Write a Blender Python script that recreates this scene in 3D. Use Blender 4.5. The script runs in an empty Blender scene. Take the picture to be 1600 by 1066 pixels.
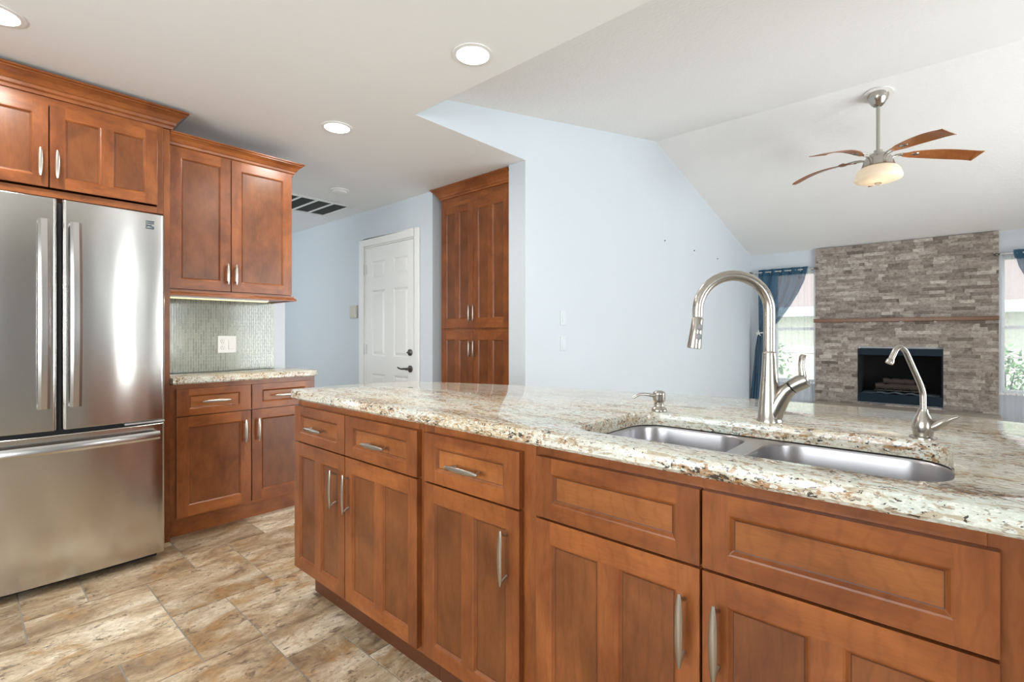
import bpy, bmesh, math, random
from mathutils import Vector, Matrix
PI = math.pi
R = math.radians
rnd = random.Random(7)
scene = bpy.context.scene
COL = scene.collection

# ------------------------------------------------------------------ camera
CAM_H = 1.17
cd = bpy.data.cameras.new('camera'); cam = bpy.data.objects.new('camera', cd); COL.objects.link(cam)
cam.location = (0, 0, CAM_H); cam.rotation_euler = (R(90), 0, R(41.65))
cd.sensor_width = 36; cd.lens = 767 / 1600 * 36; cd.shift_y = -10 / 1600; cd.clip_start = 0.02; cd.clip_end = 200
scene.camera = cam

# ------------------------------------------------------------------ world, sun, area lamps, exposure
W = bpy.data.worlds.new('sky'); scene.world = W; W.use_nodes = True
W.node_tree.nodes['Background'].inputs[0].default_value = (0.92, 0.96, 1.0, 1)
W.node_tree.nodes['Background'].inputs[1].default_value = 2.0
scene.view_settings.view_transform = 'Standard'; scene.view_settings.look = 'None'
scene.view_settings.gamma = 1; scene.view_settings.use_curve_mapping = False
scene.view_settings.exposure = 0.32

def area(name, loc, target, sx, sy, power, color=(1, 1, 1), spread=180):
    l = bpy.data.lights.new(name, 'AREA'); l.shape = 'RECTANGLE'; l.size = sx; l.size_y = sy
    l.energy = power; l.color = color; l.spread = R(spread)
    o = bpy.data.objects.new(name, l); COL.objects.link(o); o.location = loc
    o.rotation_euler = (Vector(target) - Vector(loc)).to_track_quat('-Z', 'Y').to_euler()
    return o
DAY = (0.97, 0.985, 1.0)
area('added_fill_rear', (-1.1, -2.55, 1.30), (-1.1, 0.6, 2.3), 2.3, 1.3, 110, DAY)  # added lamp outside a guessed rear window, aimed up to brighten the ceiling
area('added_fill_side', (3.45, -1.4, 1.40), (0, -0.6, 2.4), 1.2, 1.2, 85, DAY)  # added lamp outside a guessed side window, lifts the kitchen light
area('added_fill_patio', (3.45, 2.42, 1.15), (0, 2.2, 1.9), 0.45, 2.0, 42, DAY)  # added lamp at a guessed door, kept narrow for the streak on the fridge
area('added_fill_living', (3.45, 4.9, 1.2), (0, 4.9, 2.4), 2.4, 2.1, 170, DAY)  # added lamp at an invented glazed door, lights the vaulted room
area('daylight_hall', (-5.6, -0.95, 1.4), (-5.95, 2, 1.5), 0.9, 1.4, 22, DAY, 95)
sl = bpy.data.lights.new('sun', 'SUN'); sl.energy = 3.6; sl.angle = R(1.0); sl.color = (1, 0.96, 0.9)
so_ = bpy.data.objects.new('sun', sl); COL.objects.link(so_); so_.rotation_euler = Vector((-0.15, 0.45, -0.85)).to_track_quat('-Z', 'Y').to_euler()

# ------------------------------------------------------------------ materials
MATS = {}
def nmat(name):
    m = bpy.data.materials.new(name); m.use_nodes = True
    nt = m.node_tree; b = nt.nodes['Principled BSDF']
    MATS[name] = m
    return m, nt, b
def N(nt, t, **kw):
    n = nt.nodes.new(t)
    for k, v in kw.items():
        if k.startswith('i_'): n.inputs[k[2:].replace('_', ' ')].default_value = v
        else: setattr(n, k, v)
    return n
def ramp(nt, stops, interp='LINEAR'):
    n = nt.nodes.new('ShaderNodeValToRGB'); cr = n.color_ramp; cr.interpolation = interp
    while len(cr.elements) > 1: cr.elements.remove(cr.elements[-1])
    for i, (p, c) in enumerate(stops):
        e = cr.elements[0] if i == 0 else cr.elements.new(p)
        e.position = p; e.color = (*c, 1) if len(c) == 3 else c
    return n
def mix(nt, fac, a, b, blend='MIX'):
    n = nt.nodes.new('ShaderNodeMix'); n.data_type = 'RGBA'; n.blend_type = blend
    for sock, v in ((n.inputs[0], fac), (n.inputs[6], a), (n.inputs[7], b)):
        if isinstance(v, (int, float)): sock.default_value = v
        elif isinstance(v, tuple): sock.default_value = (*v, 1) if len(v) == 3 else v
        else: nt.links.new(v, sock)
    return n.outputs[2]
def noise(nt, vec, scale, detail=3, rough=0.5, dist=0):
    n = nt.nodes.new('ShaderNodeTexNoise'); n.inputs['Scale'].default_value = scale
    n.inputs['Detail'].default_value = detail; n.inputs['Roughness'].default_value = rough; n.inputs['Distortion'].default_value = dist
    if vec is not None: nt.links.new(vec, n.inputs['Vector'])
    return n.outputs['Fac']
def pos(nt, scale=(1, 1, 1), rot=(0, 0, 0), loc=(0, 0, 0)):
    g = nt.nodes.new('ShaderNodeNewGeometry'); mp = nt.nodes.new('ShaderNodeMapping')
    mp.inputs['Scale'].default_value = scale; mp.inputs['Rotation'].default_value = rot; mp.inputs['Location'].default_value = loc
    nt.links.new(g.outputs['Position'], mp.inputs['Vector']); return mp.outputs['Vector']
def bump(nt, b, h, strength=0.2, dist=0.002):
    n = nt.nodes.new('ShaderNodeBump'); n.inputs['Strength'].default_value = strength; n.inputs['Distance'].default_value = dist
    nt.links.new(h, n.inputs['Height']); nt.links.new(n.outputs['Normal'], b.inputs['Normal'])
def plain(name, col, rough=0.5, metal=0.0, spec=0.5, **kw):
    m, nt, b = nmat(name)
    b.inputs['Base Color'].default_value = (*col, 1); b.inputs['Roughness'].default_value = rough
    b.inputs['Metallic'].default_value = metal; b.inputs['Specular IOR Level'].default_value = spec
    for k, v in kw.items(): b.inputs[k.replace('_', ' ')].default_value = v
    return m

def paint(name, col, bscale=180, bstr=0.12, rough=0.6):
    m, nt, b = nmat(name); b.inputs['Roughness'].default_value = rough
    b.inputs['Specular IOR Level'].default_value = 0.25
    p = pos(nt)
    c = mix(nt, noise(nt, p, 1.3, 2), tuple(x * 0.97 for x in col), tuple(min(1, x * 1.02) for x in col))
    nt.links.new(c, b.inputs['Base Color'])
    bump(nt, b, noise(nt, p, bscale, 3, 0.6), bstr, 0.005)
    return m
paint('wall_blue', (0.575, 0.622, 0.668), 120, 0.08)
paint('wall_cream', (0.62, 0.58, 0.50))
paint('ceiling_flat', (0.855, 0.865, 0.865), 260, 0.15)
paint('ceiling_knockdown', (0.82, 0.82, 0.82), 48, 0.55)
paint('white_trim', (0.80, 0.80, 0.79), 20, 0.02, 0.35)

def wood(name, axis, dark=(0.145, 0.040, 0.011), light=(0.315, 0.102, 0.029)):
    m, nt, b = nmat(name)
    s = (30, 30, 4.5) if axis == 'z' else (5.0, 5.0, 34)
    oi = nt.nodes.new('ShaderNodeObjectInfo')
    g = nt.nodes.new('ShaderNodeNewGeometry')
    add = nt.nodes.new('ShaderNodeVectorMath'); add.operation = 'ADD'
    cx = nt.nodes.new('ShaderNodeCombineXYZ')
    mul = nt.nodes.new('ShaderNodeMath'); mul.operation = 'MULTIPLY'; mul.inputs[1].default_value = 7.0
    nt.links.new(oi.outputs['Random'], mul.inputs[0])
    for k in range(3): nt.links.new(mul.outputs[0], cx.inputs[k])
    nt.links.new(g.outputs['Position'], add.inputs[0]); nt.links.new(cx.outputs[0], add.inputs[1])
    mp = nt.nodes.new('ShaderNodeMapping'); mp.inputs['Scale'].default_value = s
    nt.links.new(add.outputs[0], mp.inputs['Vector'])
    mp2 = nt.nodes.new('ShaderNodeMapping'); mp2.inputs['Scale'].default_value = (7, 7, 4.5) if axis == 'z' else (4.5, 4.5, 8)
    nt.links.new(add.outputs[0], mp2.inputs['Vector'])
    grain = noise(nt, mp.outputs[0], 1.0, 5, 0.6, 0.8)
    blotch = noise(nt, mp2.outputs[0], 1.2, 3, 0.55, 0.4)
    fine = noise(nt, mp.outputs[0], 7.0, 2, 0.5)
    r1 = ramp(nt, [(0.30, (0, 0, 0)), (0.72, (1, 1, 1))]); nt.links.new(grain, r1.inputs[0])
    r2 = ramp(nt, [(0.33, (0, 0, 0)), (0.68, (1, 1, 1))]); nt.links.new(blotch, r2.inputs[0])
    f = mix(nt, 0.68, r1.outputs[0], r2.outputs[0])
    c = mix(nt, f, dark, light)
    rr = ramp(nt, [(0, (0.86, 0.84, 0.82)), (1, (1.1, 1.1, 1.1))]); nt.links.new(oi.outputs['Random'], rr.inputs[0])
    c = mix(nt, 1.0, c, rr.outputs[0], 'MULTIPLY')
    fr = ramp(nt, [(0.3, (0.86, 0.85, 0.84)), (0.6, (1, 1, 1))]); nt.links.new(fine, fr.inputs[0])
    c = mix(nt, 0.8, c, fr.outputs[0], 'MULTIPLY')
    wv = nt.nodes.new('ShaderNodeTexWave'); wv.inputs['Scale'].default_value = 1.6; wv.inputs['Distortion'].default_value = 9; wv.inputs['Detail'].default_value = 3; wv.inputs['Detail Scale'].default_value = 0.8
    nt.links.new(mp2.outputs[0], wv.inputs['Vector'])
    wr = ramp(nt, [(0.0, (0.80, 0.78, 0.76)), (0.18, (1, 1, 1))]); nt.links.new(wv.outputs['Fac'], wr.inputs[0])
    c = mix(nt, 0.55, c, wr.outputs[0], 'MULTIPLY')
    # a few small dark knots
    vo = nt.nodes.new('ShaderNodeTexVoronoi'); vo.inputs['Scale'].default_value = 3.1; nt.links.new(add.outputs[0], vo.inputs['Vector'])
    kr = ramp(nt, [(0.0, (0.3, 0.27, 0.25)), (0.035, (1, 1, 1))]); nt.links.new(vo.outputs['Distance'], kr.inputs[0])
    c = mix(nt, 0.8, c, kr.outputs[0], 'MULTIPLY')
    nt.links.new(c, b.inputs['Base Color'])
    b.inputs['Roughness'].default_value = 0.30; b.inputs['Specular IOR Level'].default_value = 0.42
    bump(nt, b, grain, 0.05, 0.001)
    return m
wood('wood_v', 'z'); wood('wood_h', 'x', (0.165, 0.045, 0.012), (0.37, 0.120, 0.031))
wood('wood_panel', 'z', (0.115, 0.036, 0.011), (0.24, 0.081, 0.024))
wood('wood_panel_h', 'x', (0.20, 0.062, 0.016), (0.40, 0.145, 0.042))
plain('glaze', (0.05, 0.014, 0.006), 0.5)
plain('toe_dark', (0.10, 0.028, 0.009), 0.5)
wood('mantel_wood', 'x', (0.15, 0.065, 0.035), (0.26, 0.12, 0.065))
wood('blade_wood', 'z', (0.27, 0.085, 0.022), (0.40, 0.15, 0.045))

def metal(name, col, rough, sc=(4, 4, 400), aniso=0.0, rot=0.0):
    m, nt, b = nmat(name)
    b.inputs['Metallic'].default_value = 1
    p = pos(nt, sc)
    n = noise(nt, p, 1.0, 3, 0.6)
    rr = nt.nodes.new('ShaderNodeMapRange'); rr.inputs['To Min'].default_value = rough * 0.95; rr.inputs['To Max'].default_value = rough * 1.05
    nt.links.new(n, rr.inputs['Value']); nt.links.new(rr.outputs[0], b.inputs['Roughness'])
    nt.links.new(mix(nt, n, tuple(x * 0.97 for x in col), tuple(min(1, x * 1.03) for x in col)), b.inputs['Base Color'])
    b.inputs['Anisotropic'].default_value = aniso; b.inputs['Anisotropic Rotation'].default_value = rot
    return m, nt, b
m, nt, b = metal('stainless', (0.66, 0.645, 0.62), 0.16, (3, 3, 220), 0.75, 0.25)
bump(nt, b, noise(nt, pos(nt, (1.5, 3.0, 0.8)), 1.6, 1, 0.4), 0.22, 0.02)
metal('stainless_sink', (0.50, 0.49, 0.51), 0.30, (3, 60, 60))
plain('brushed_nickel', (0.46, 0.43, 0.39), 0.25, 1.0)
plain('nickel_handle', (0.47, 0.43, 0.38), 0.30, 1.0)
plain('fridge_handle', (0.62, 0.61, 0.60), 0.22, 1.0)
metal('dark_bronze', (0.16, 0.15, 0.14), 0.35, (60, 60, 60))
metal('vent_grey', (0.62, 0.62, 0.62), 0.5, (60, 60, 60))
plain('black_gasket', (0.012, 0.011, 0.016), 0.5)
plain('fridge_side', (0.055, 0.055, 0.06), 0.5)
plain('white_plastic', (0.80, 0.80, 0.79), 0.35)
plain('plate_pale', (0.62, 0.66, 0.69), 0.45)
plain('ivory_plastic', (0.55, 0.53, 0.47), 0.4)
plain('dark_slot', (0.03, 0.03, 0.03), 0.6)
plain('button_grey', (0.25, 0.25, 0.26), 0.4)
plain('firebox_black', (0.005, 0.008, 0.014), 0.6, spec=0.15)
plain('firebox_blue_black', (0.008, 0.018, 0.030), 0.6, spec=0.2)
plain('soot', (0.006, 0.006, 0.007), 0.9)
plain('ash', (0.12, 0.15, 0.17), 0.9)
plain('log_bark', (0.05, 0.035, 0.028), 0.9)
plain('filter_dark', (0.045, 0.047, 0.045), 0.9)
plain('badge_dark', (0.09, 0.12, 0.14), 0.3, 0.6)
plain('outside_wall', (0.85, 0.83, 0.74), 0.9)
plain('outside_roof', (0.27, 0.215, 0.20), 0.9)
plain('outside_fascia', (0.70, 0.78, 0.84), 0.7)
plain('grass', (0.30, 0.34, 0.22), 0.95)
plain('leaf', (0.20, 0.33, 0.17), 0.7)

def emis(name, col, s):
    m, nt, b = nmat(name)
    b.inputs['Base Color'].default_value = (*col, 1)
    b.inputs['Emission Color'].default_value = (*col, 1); b.inputs['Emission Strength'].default_value = s
    return m
emis('can_lens', (1.0, 0.99, 0.96), 9)
emis('strip_lens', (0.95, 0.90, 0.45), 0.75)
# frosted alabaster bowl lit from within
m, nt, b = nmat('fan_glass')
gz = nt.nodes.new('ShaderNodeNewGeometry'); sp = nt.nodes.new('ShaderNodeSeparateXYZ'); nt.links.new(gz.outputs['Position'], sp.inputs[0])
b.inputs['Base Color'].default_value = (0.80, 0.68, 0.52, 1); b.inputs['Roughness'].default_value = 0.35
b.inputs['Emission Color'].default_value = (1.0, 0.74, 0.46, 1); b.inputs['Emission Strength'].default_value = 0.16

# granite
def granite(name):
    m, nt, b = nmat(name)
    ps = pos(nt, (0.55, 1.0, 1.0), (0, 0, R(4)))
    big = noise(nt, pos(nt, (0.7, 1.7, 1.7)), 4.2, 4, 0.6, 0.7)
    rb = ramp(nt, [(0.36, (0.58, 0.61, 0.55)), (0.50, (0.66, 0.63, 0.54)), (0.61, (0.60, 0.51, 0.36)), (0.70, (0.48, 0.35, 0.21))]); nt.links.new(big, rb.inputs[0])
    c = rb.outputs[0]
    def layer(c, n, lo, hi, col, fac):
        r = ramp(nt, [(lo, (0, 0, 0)), (hi, (1, 1, 1))]); nt.links.new(n, r.inputs[0])
        mul = nt.nodes.new('ShaderNodeMath'); mul.operation = 'MULTIPLY'; mul.inputs[1].default_value = fac
        nt.links.new(r.outputs[0], mul.inputs[0])
        return mix(nt, mul.outputs[0], c, col)
    def off(x, y, z, sx=0.6): return pos(nt, (sx, 1, 1), (0, 0, 0), (x, y, z))
    c = layer(c, noise(nt, ps, 170, 2, 0.6), 0.48, 0.60, (0.76, 0.78, 0.73), 0.7)
    c = layer(c, noise(nt, off(5, 1, 9, 0.33), 80, 3, 0.6, 0.5), 0.555, 0.61, (0.36, 0.265, 0.155), 0.68)
    c = layer(c, noise(nt, off(2, 8, 4, 0.45), 170, 2, 0.6), 0.60, 0.65, (0.24, 0.205, 0.165), 0.75)
    # clusters: the brown and black grains gather where the slow field is high
    slow = noise(nt, pos(nt, (0.5, 1.6, 1.6), (0, 0, 0), (3, 3, 1)), 8.0, 3, 0.6, 0.6)
    g1 = noise(nt, off(7, 3, 3), 88, 4, 0.7, 0.6)
    def add2(a, b_, k):
        n = nt.nodes.new('ShaderNodeMath'); n.operation = 'MULTIPLY_ADD'; n.inputs[1].default_value = k
        nt.links.new(b_, n.inputs[0]); nt.links.new(a, n.inputs[2]); return n.outputs[0]
    c = layer(c, add2(g1, slow, 0.55), 0.84, 0.90, (0.34, 0.17, 0.06), 0.85)
    g2 = noise(nt, off(1, 13, 6), 125, 3, 0.65, 0.4)
    c = layer(c, add2(g2, slow, 0.45), 0.835, 0.87, (0.05, 0.036, 0.03), 0.95)
    nt.links.new(c, b.inputs['Base Color'])
    b.inputs['Roughness'].default_value = 0.045; b.inputs['Specular IOR Level'].default_value = 0.27
    return m
granite('granite')

# travertine floor; per-tile colour attribute drives offset and tone
m, nt, b = nmat('travertine')
at_ = nt.nodes.new('ShaderNodeAttribute'); at_.attribute_name = 'tile'
sc = nt.nodes.new('ShaderNodeVectorMath'); sc.operation = 'SCALE'; sc.inputs['Scale'].default_value = 23.0
nt.links.new(at_.outputs['Vector'], sc.inputs[0])
g = nt.nodes.new('ShaderNodeNewGeometry'); add = nt.nodes.new('ShaderNodeVectorMath'); add.operation = 'ADD'
nt.links.new(g.outputs['Position'], add.inputs[0]); nt.links.new(sc.outputs[0], add.inputs[1])
def mapv(scale, rot=(0, 0, 0)):
    mp = nt.nodes.new('ShaderNodeMapping'); mp.inputs['Scale'].default_value = scale; mp.inputs['Rotation'].default_value = rot
    nt.links.new(add.outputs[0], mp.inputs['Vector']); return mp.outputs[0]
n1 = noise(nt, mapv((3.4, 1.7, 1), (0, 0, R(12))), 1.9, 8, 0.66, 0.8)
r1 = ramp(nt, [(0.30, (0.24, 0.165, 0.105)), (0.42, (0.42, 0.31, 0.195)), (0.52, (0.60, 0.49, 0.345)), (0.64, (0.80, 0.72, 0.58))]); nt.links.new(n1, r1.inputs[0])
c = r1.outputs[0]
n2 = noise(nt, mapv((2.2, 1.5, 1)), 2.6, 6, 0.65, 0.6)
r2 = ramp(nt, [(0.53, (0, 0, 0)), (0.64, (0.85, 0.85, 0.85))]); nt.links.new(n2, r2.inputs[0])
c = mix(nt, r2.outputs[0], c, (0.45, 0.265, 0.115))
sx = nt.nodes.new('ShaderNodeSeparateColor'); nt.links.new(at_.outputs['Color'], sx.inputs[0])
tr = ramp(nt, [(0.0, (0.68, 0.62, 0.56)), (0.5, (0.95, 0.91, 0.87)), (1.0, (1.12, 1.11, 1.09))]); nt.links.new(sx.outputs[0], tr.inputs[0])
c = mix(nt, 1.0, c, tr.outputs[0], 'MULTIPLY')
gr_ = noise(nt, mapv((2.0, 1, 1)), 46, 4, 0.7)
rg = ramp(nt, [(0.32, (0.72, 0.70, 0.68)), (0.62, (1.12, 1.12, 1.12))]); nt.links.new(gr_, rg.inputs[0])
c = mix(nt, 0.75, c, rg.outputs[0], 'MULTIPLY')
n3 = noise(nt, mapv((4.0, 2.0, 1), (0, 0, R(15))), 4.5, 8, 0.74, 0.8)
r3 = ramp(nt, [(0.56, (0, 0, 0)), (0.63, (0.9, 0.9, 0.9))]); nt.links.new(n3, r3.inputs[0])
c = mix(nt, r3.outputs[0], c, (0.17, 0.115, 0.08))
n4 = noise(nt, mapv((2.6, 1, 1), (0, 0, R(10))), 30, 5, 0.68, 0.4)
r4 = ramp(nt, [(0.60, (0, 0, 0)), (0.65, (1, 1, 1))]); nt.links.new(n4, r4.inputs[0])
c = mix(nt, r4.outputs[0], c, (0.19, 0.145, 0.11))
nt.links.new(c, b.inputs['Base Color'])
rr = nt.nodes.new('ShaderNodeMapRange'); rr.inputs['To Min'].default_value = 0.22; rr.inputs['To Max'].default_value = 0.5
nt.links.new(n3, rr.inputs['Value']); nt.links.new(rr.outputs[0], b.inputs['Roughness'])
bump(nt, b, n3, 0.12, 0.003)
paint('grout', (0.40, 0.37, 0.34), 400, 0.3, 0.9)

# stacked split-face stone
m, nt, b = nmat('ledger_stone')
at_ = nt.nodes.new('ShaderNodeAttribute'); at_.attribute_name = 'tile'
sx = nt.nodes.new('ShaderNodeSeparateColor'); nt.links.new(at_.outputs['Color'], sx.inputs[0])
r1 = ramp(nt, [(0.0, (0.155, 0.125, 0.105)), (0.3, (0.245, 0.205, 0.175)), (0.65, (0.35, 0.30, 0.26)), (1.0, (0.49, 0.44, 0.39))]); nt.links.new(sx.outputs[0], r1.inputs[0])
n1 = noise(nt, pos(nt, (20, 20, 30)), 1.3, 5, 0.7, 0.5)
r2 = ramp(nt, [(0.3, (0.55, 0.54, 0.54)), (0.6, (1.15, 1.15, 1.15))]); nt.links.new(n1, r2.inputs[0])
nt.links.new(mix(nt, 1.0, r1.outputs[0], r2.outputs[0], 'MULTIPLY'), b.inputs['Base Color'])
b.inputs['Roughness'].default_value = 0.85; bump(nt, b, n1, 0.7, 0.01)
plain('hearth_stone', (0.36, 0.31, 0.26), 0.5)
plain('hearth_dark', (0.20, 0.165, 0.13), 0.5)

# glass mosaic backsplash (vertical running bond, 14 x 48 mm)
m, nt, b = nmat('mosaic')
g = nt.nodes.new('ShaderNodeNewGeometry'); sp = nt.nodes.new('ShaderNodeSeparateXYZ'); nt.links.new(g.outputs['Position'], sp.inputs[0])
cx = nt.nodes.new('ShaderNodeCombineXYZ'); nt.links.new(sp.outputs['Z'], cx.inputs[0]); nt.links.new(sp.outputs['Y'], cx.inputs[1])
br = nt.nodes.new('ShaderNodeTexBrick'); nt.links.new(cx.outputs[0], br.inputs['Vector'])
br.inputs['Scale'].default_value = 1.0; br.inputs['Brick Width'].default_value = 0.048; br.inputs['Row Height'].default_value = 0.0145
br.inputs['Mortar Size'].default_value = 0.0012; br.inputs['Mortar Smooth'].default_value = 0.1; br.inputs['Bias'].default_value = 0.0
br.inputs['Color1'].default_value = (0.25, 0.275, 0.235, 1); br.inputs['Color2'].default_value = (0.37, 0.39, 0.33, 1)
br.inputs['Mortar'].default_value = (0.52, 0.53, 0.45, 1)
nt.links.new(br.outputs['Color'], b.inputs['Base Color'])
rr = nt.nodes.new('ShaderNodeMapRange'); rr.inputs['To Min'].default_value = 0.12; rr.inputs['To Max'].default_value = 0.7
nt.links.new(br.outputs['Fac'], rr.inputs['Value']); nt.links.new(rr.outputs[0], b.inputs['Roughness'])
inv = nt.nodes.new('ShaderNodeMath'); inv.operation = 'SUBTRACT'; inv.inputs[0].default_value = 1.0; nt.links.new(br.outputs['Fac'], inv.inputs[1])
bump(nt, b, inv.outputs[0], 0.5, 0.002)

# window glass, sheers, blue voile
def veil(name, col, opacity, translucent=0.5, weave=0.0):
    m, nt, b = nmat(name); nt.nodes.remove(b)
    out = [n for n in nt.nodes if n.type == 'OUTPUT_MATERIAL'][0]
    tp = nt.nodes.new('ShaderNodeBsdfTransparent'); df = nt.nodes.new('ShaderNodeBsdfDiffuse'); tl = nt.nodes.new('ShaderNodeBsdfTranslucent')
    df.inputs[0].default_value = (*col, 1); tl.inputs[0].default_value = (*col, 1)
    a = nt.nodes.new('ShaderNodeMixShader'); a.inputs[0].default_value = translucent
    nt.links.new(df.outputs[0], a.inputs[1]); nt.links.new(tl.outputs[0], a.inputs[2])
    q = nt.nodes.new('ShaderNodeMixShader'); q.inputs[0].default_value = opacity
    if weave:
        n = noise(nt, pos(nt, (40, 40, 12)), 3.0, 3, 0.6)
        rr = nt.nodes.new('ShaderNodeMapRange'); rr.inputs['From Min'].default_value = 0.3; rr.inputs['From Max'].default_value = 0.7
        rr.inputs['To Min'].default_value = opacity - weave; rr.inputs['To Max'].default_value = min(1, opacity + weave)
        nt.links.new(n, rr.inputs['Value']); nt.links.new(rr.outputs[0], q.inputs[0])
    nt.links.new(tp.outputs[0], q.inputs[1]); nt.links.new(a.outputs[0], q.inputs[2]); nt.links.new(q.outputs[0], out.inputs[0])
veil('sheer_white', (0.82, 0.88, 0.95), 0.30, 0.5)
veil('voile_blue', (0.045, 0.115, 0.19), 0.80, 0.2, 0.10)
m, nt, b = nmat('window_glass'); nt.nodes.remove(b)
out = [n for n in nt.nodes if n.type == 'OUTPUT_MATERIAL'][0]
tp = nt.nodes.new('ShaderNodeBsdfTransparent'); gl = nt.nodes.new('ShaderNodeBsdfGlossy'); gl.inputs['Roughness'].default_value = 0.02
fr = nt.nodes.new('ShaderNodeFresnel'); fr.inputs[0].default_value = 1.45; ms = nt.nodes.new('ShaderNodeMixShader')
tp.inputs[0].default_value = (0.93, 0.97, 0.97, 1)
nt.links.new(fr.outputs[0], ms.inputs[0]); nt.links.new(tp.outputs[0], ms.inputs[1]); nt.links.new(gl.outputs[0], ms.inputs[2]); nt.links.new(ms.outputs[0], out.inputs[0])

# ------------------------------------------------------------------ mesh builder
class MB:
    def __init__(s): s.v = []; s.f = []; s.m = []; s.mats = []; s.attr = {}
    def mi(s, m):
        if m not in s.mats: s.mats.append(m)
        return s.mats.index(m)
    def face(s, pts, mat, col=None):
        n = len(s.v); s.v += [tuple(p) for p in pts]; s.f.append(tuple(range(n, n + len(pts)))); s.m.append(s.mi(mat))
        if col is not None: s.attr[len(s.f) - 1] = col
    def box(s, x0, x1, y0, y1, z0, z1, mat, col=None, skip=''):
        P = lambda a, b, c: ((x0, x1)[a], (y0, y1)[b], (z0, z1)[c])
        F = {'b': [(0,0,0),(0,1,0),(1,1,0),(1,0,0)], 't': [(0,0,1),(1,0,1),(1,1,1),(0,1,1)], 'f': [(0,0,0),(1,0,0),(1,0,1),(0,0,1)],
             'k': [(0,1,0),(0,1,1),(1,1,1),(1,1,0)], 'l': [(0,0,0),(0,0,1),(0,1,1),(0,1,0)], 'r': [(1,0,0),(1,1,0),(1,1,1),(1,0,1)]}
        for k, q in F.items():
            if k not in skip: s.face([P(*a) for a in q], mat, col)
        return s
    def prism(s, poly, axis, a0, a1, mat):
        def P(p, a):
            if axis == 'x': return (a, p[0], p[1])
            if axis == 'y': return (p[0], a, p[1])
            return (p[0], p[1], a)
        n = len(poly)
        s.face([P(p, a0) for p in poly], mat); s.face([P(p, a1) for p in poly][::-1], mat)
        for i in range(n):
            s.face([P(poly[i], a0), P(poly[i], a1), P(poly[(i+1) % n], a1), P(poly[(i+1) % n], a0)], mat)
        return s
    def rings(s, rings, mat, caps=True, closed=True):
        n = len(rings[0]); base = len(s.v); mi = s.mi(mat)
        for r in rings: s.v += [tuple(p) for p in r]
        for i in range(len(rings) - 1):
            for k in range(n if closed else n - 1):
                a = base + i * n + k; b_ = base + i * n + (k + 1) % n
                s.f.append((a, b_, b_ + n, a + n)); s.m.append(mi)
        if caps:
            s.f.append(tuple(base + k for k in range(n))[::-1]); s.m.append(mi)
            s.f.append(tuple(base + (len(rings) - 1) * n + k for k in range(n))); s.m.append(mi)
        return s
    def tube(s, pts, rad, mat, seg=16, caps=True, flat=None, up=None):
        """sweep; rad is a number or list; flat=(a,b) lists scale the section across / along the reference axis."""
        pts = [Vector(p) for p in pts]; n = len(pts)
        rad = [rad] * n if isinstance(rad, (int, float)) else rad
        T = [(pts[min(i+1, n-1)] - pts[max(i-1, 0)]).normalized() for i in range(n)]
        ref = Vector(up) if up else (Vector((0, 0, 1)) if abs(T[0].z) < 0.9 else Vector((1, 0, 0)))
        u = (ref - T[0] * ref.dot(T[0])).normalized(); rs = []
        for i in range(n):
            u = (u - T[i] * u.dot(T[i])).normalized() if not up else (ref - T[i] * ref.dot(T[i])).normalized()
            w = T[i].cross(u); fa, fb = (flat[i] if flat else (1, 1))
            rs.append([pts[i] + u * (math.cos(2*PI*k/seg) * rad[i] * fa) + w * (math.sin(2*PI*k/seg) * rad[i] * fb) for k in range(seg)])
        return s.rings(rs, mat, caps)
    def lathe(s, prof, mat, c=(0, 0, 0), seg=32, axis='z', caps=True):
        c = Vector(c); rs = []
        for r, h in prof:
            ring = []
            for k in range(seg):
                a = 2*PI*k/seg; p = (r*math.cos(a), r*math.sin(a), h)
                if axis == 'y': p = (p[0], -p[2], p[1])
                elif axis == 'x': p = (p[2], p[0], p[1])
                ring.append(c + Vector(p))
            rs.append(ring)
        return s.rings(rs, mat, caps)
    def build(s, name, parent=None, bevel=0.0, seg=2, smooth=None, loc=(0, 0, 0), weld=True, rotz=0.0):
        me = bpy.data.meshes.new(name); me.from_pydata(s.v, [], s.f)
        for m in s.mats: me.materials.append(MATS[m])
        for p, mi in zip(me.polygons, s.m): p.material_index = mi
        if s.attr:
            a = me.attributes.new('tile', 'FLOAT_COLOR', 'FACE')
            for i in range(len(me.polygons)):
                c = s.attr.get(i, (0.5, 0.5, 0.5)); a.data[i].color = (*c, 1)
        bm = bmesh.new(); bm.from_mesh(me)
        if weld: bmesh.ops.remove_doubles(bm, verts=bm.verts, dist=1e-5)
        bmesh.ops.recalc_face_normals(bm, faces=bm.faces); bm.to_mesh(me); bm.free()
        if smooth: me.shade_smooth(); me.set_sharp_from_angle(angle=R(smooth))
        o = bpy.data.objects.new(name, me); COL.objects.link(o); o.location = loc; o.rotation_euler = (0, 0, rotz)
        if parent: o.parent = parent
        if bevel:
            md = o.modifiers.new('bevel', 'BEVEL'); md.width = bevel; md.segments = seg; md.limit_method = 'ANGLE'; md.angle_limit = R(40)
        return o
def empty(name, loc=(0, 0, 0), rotz=0.0):
    o = bpy.data.objects.new(name, None); COL.objects.link(o); o.location = loc; o.rotation_euler = (0, 0, rotz)
    o.empty_display_size = 0.1; return o
def tag(o, label, cat, group=None):
    o['label'] = label; o['category'] = cat
    if group: o['group'] = group
    return o
def struct(o): o['kind'] = 'structure'; return o
def copy_tree(o, parent=None):
    c = o.copy(); COL.objects.link(c); c.parent = parent
    for ch in list(o.children): copy_tree(ch, c)
    return c
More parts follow.
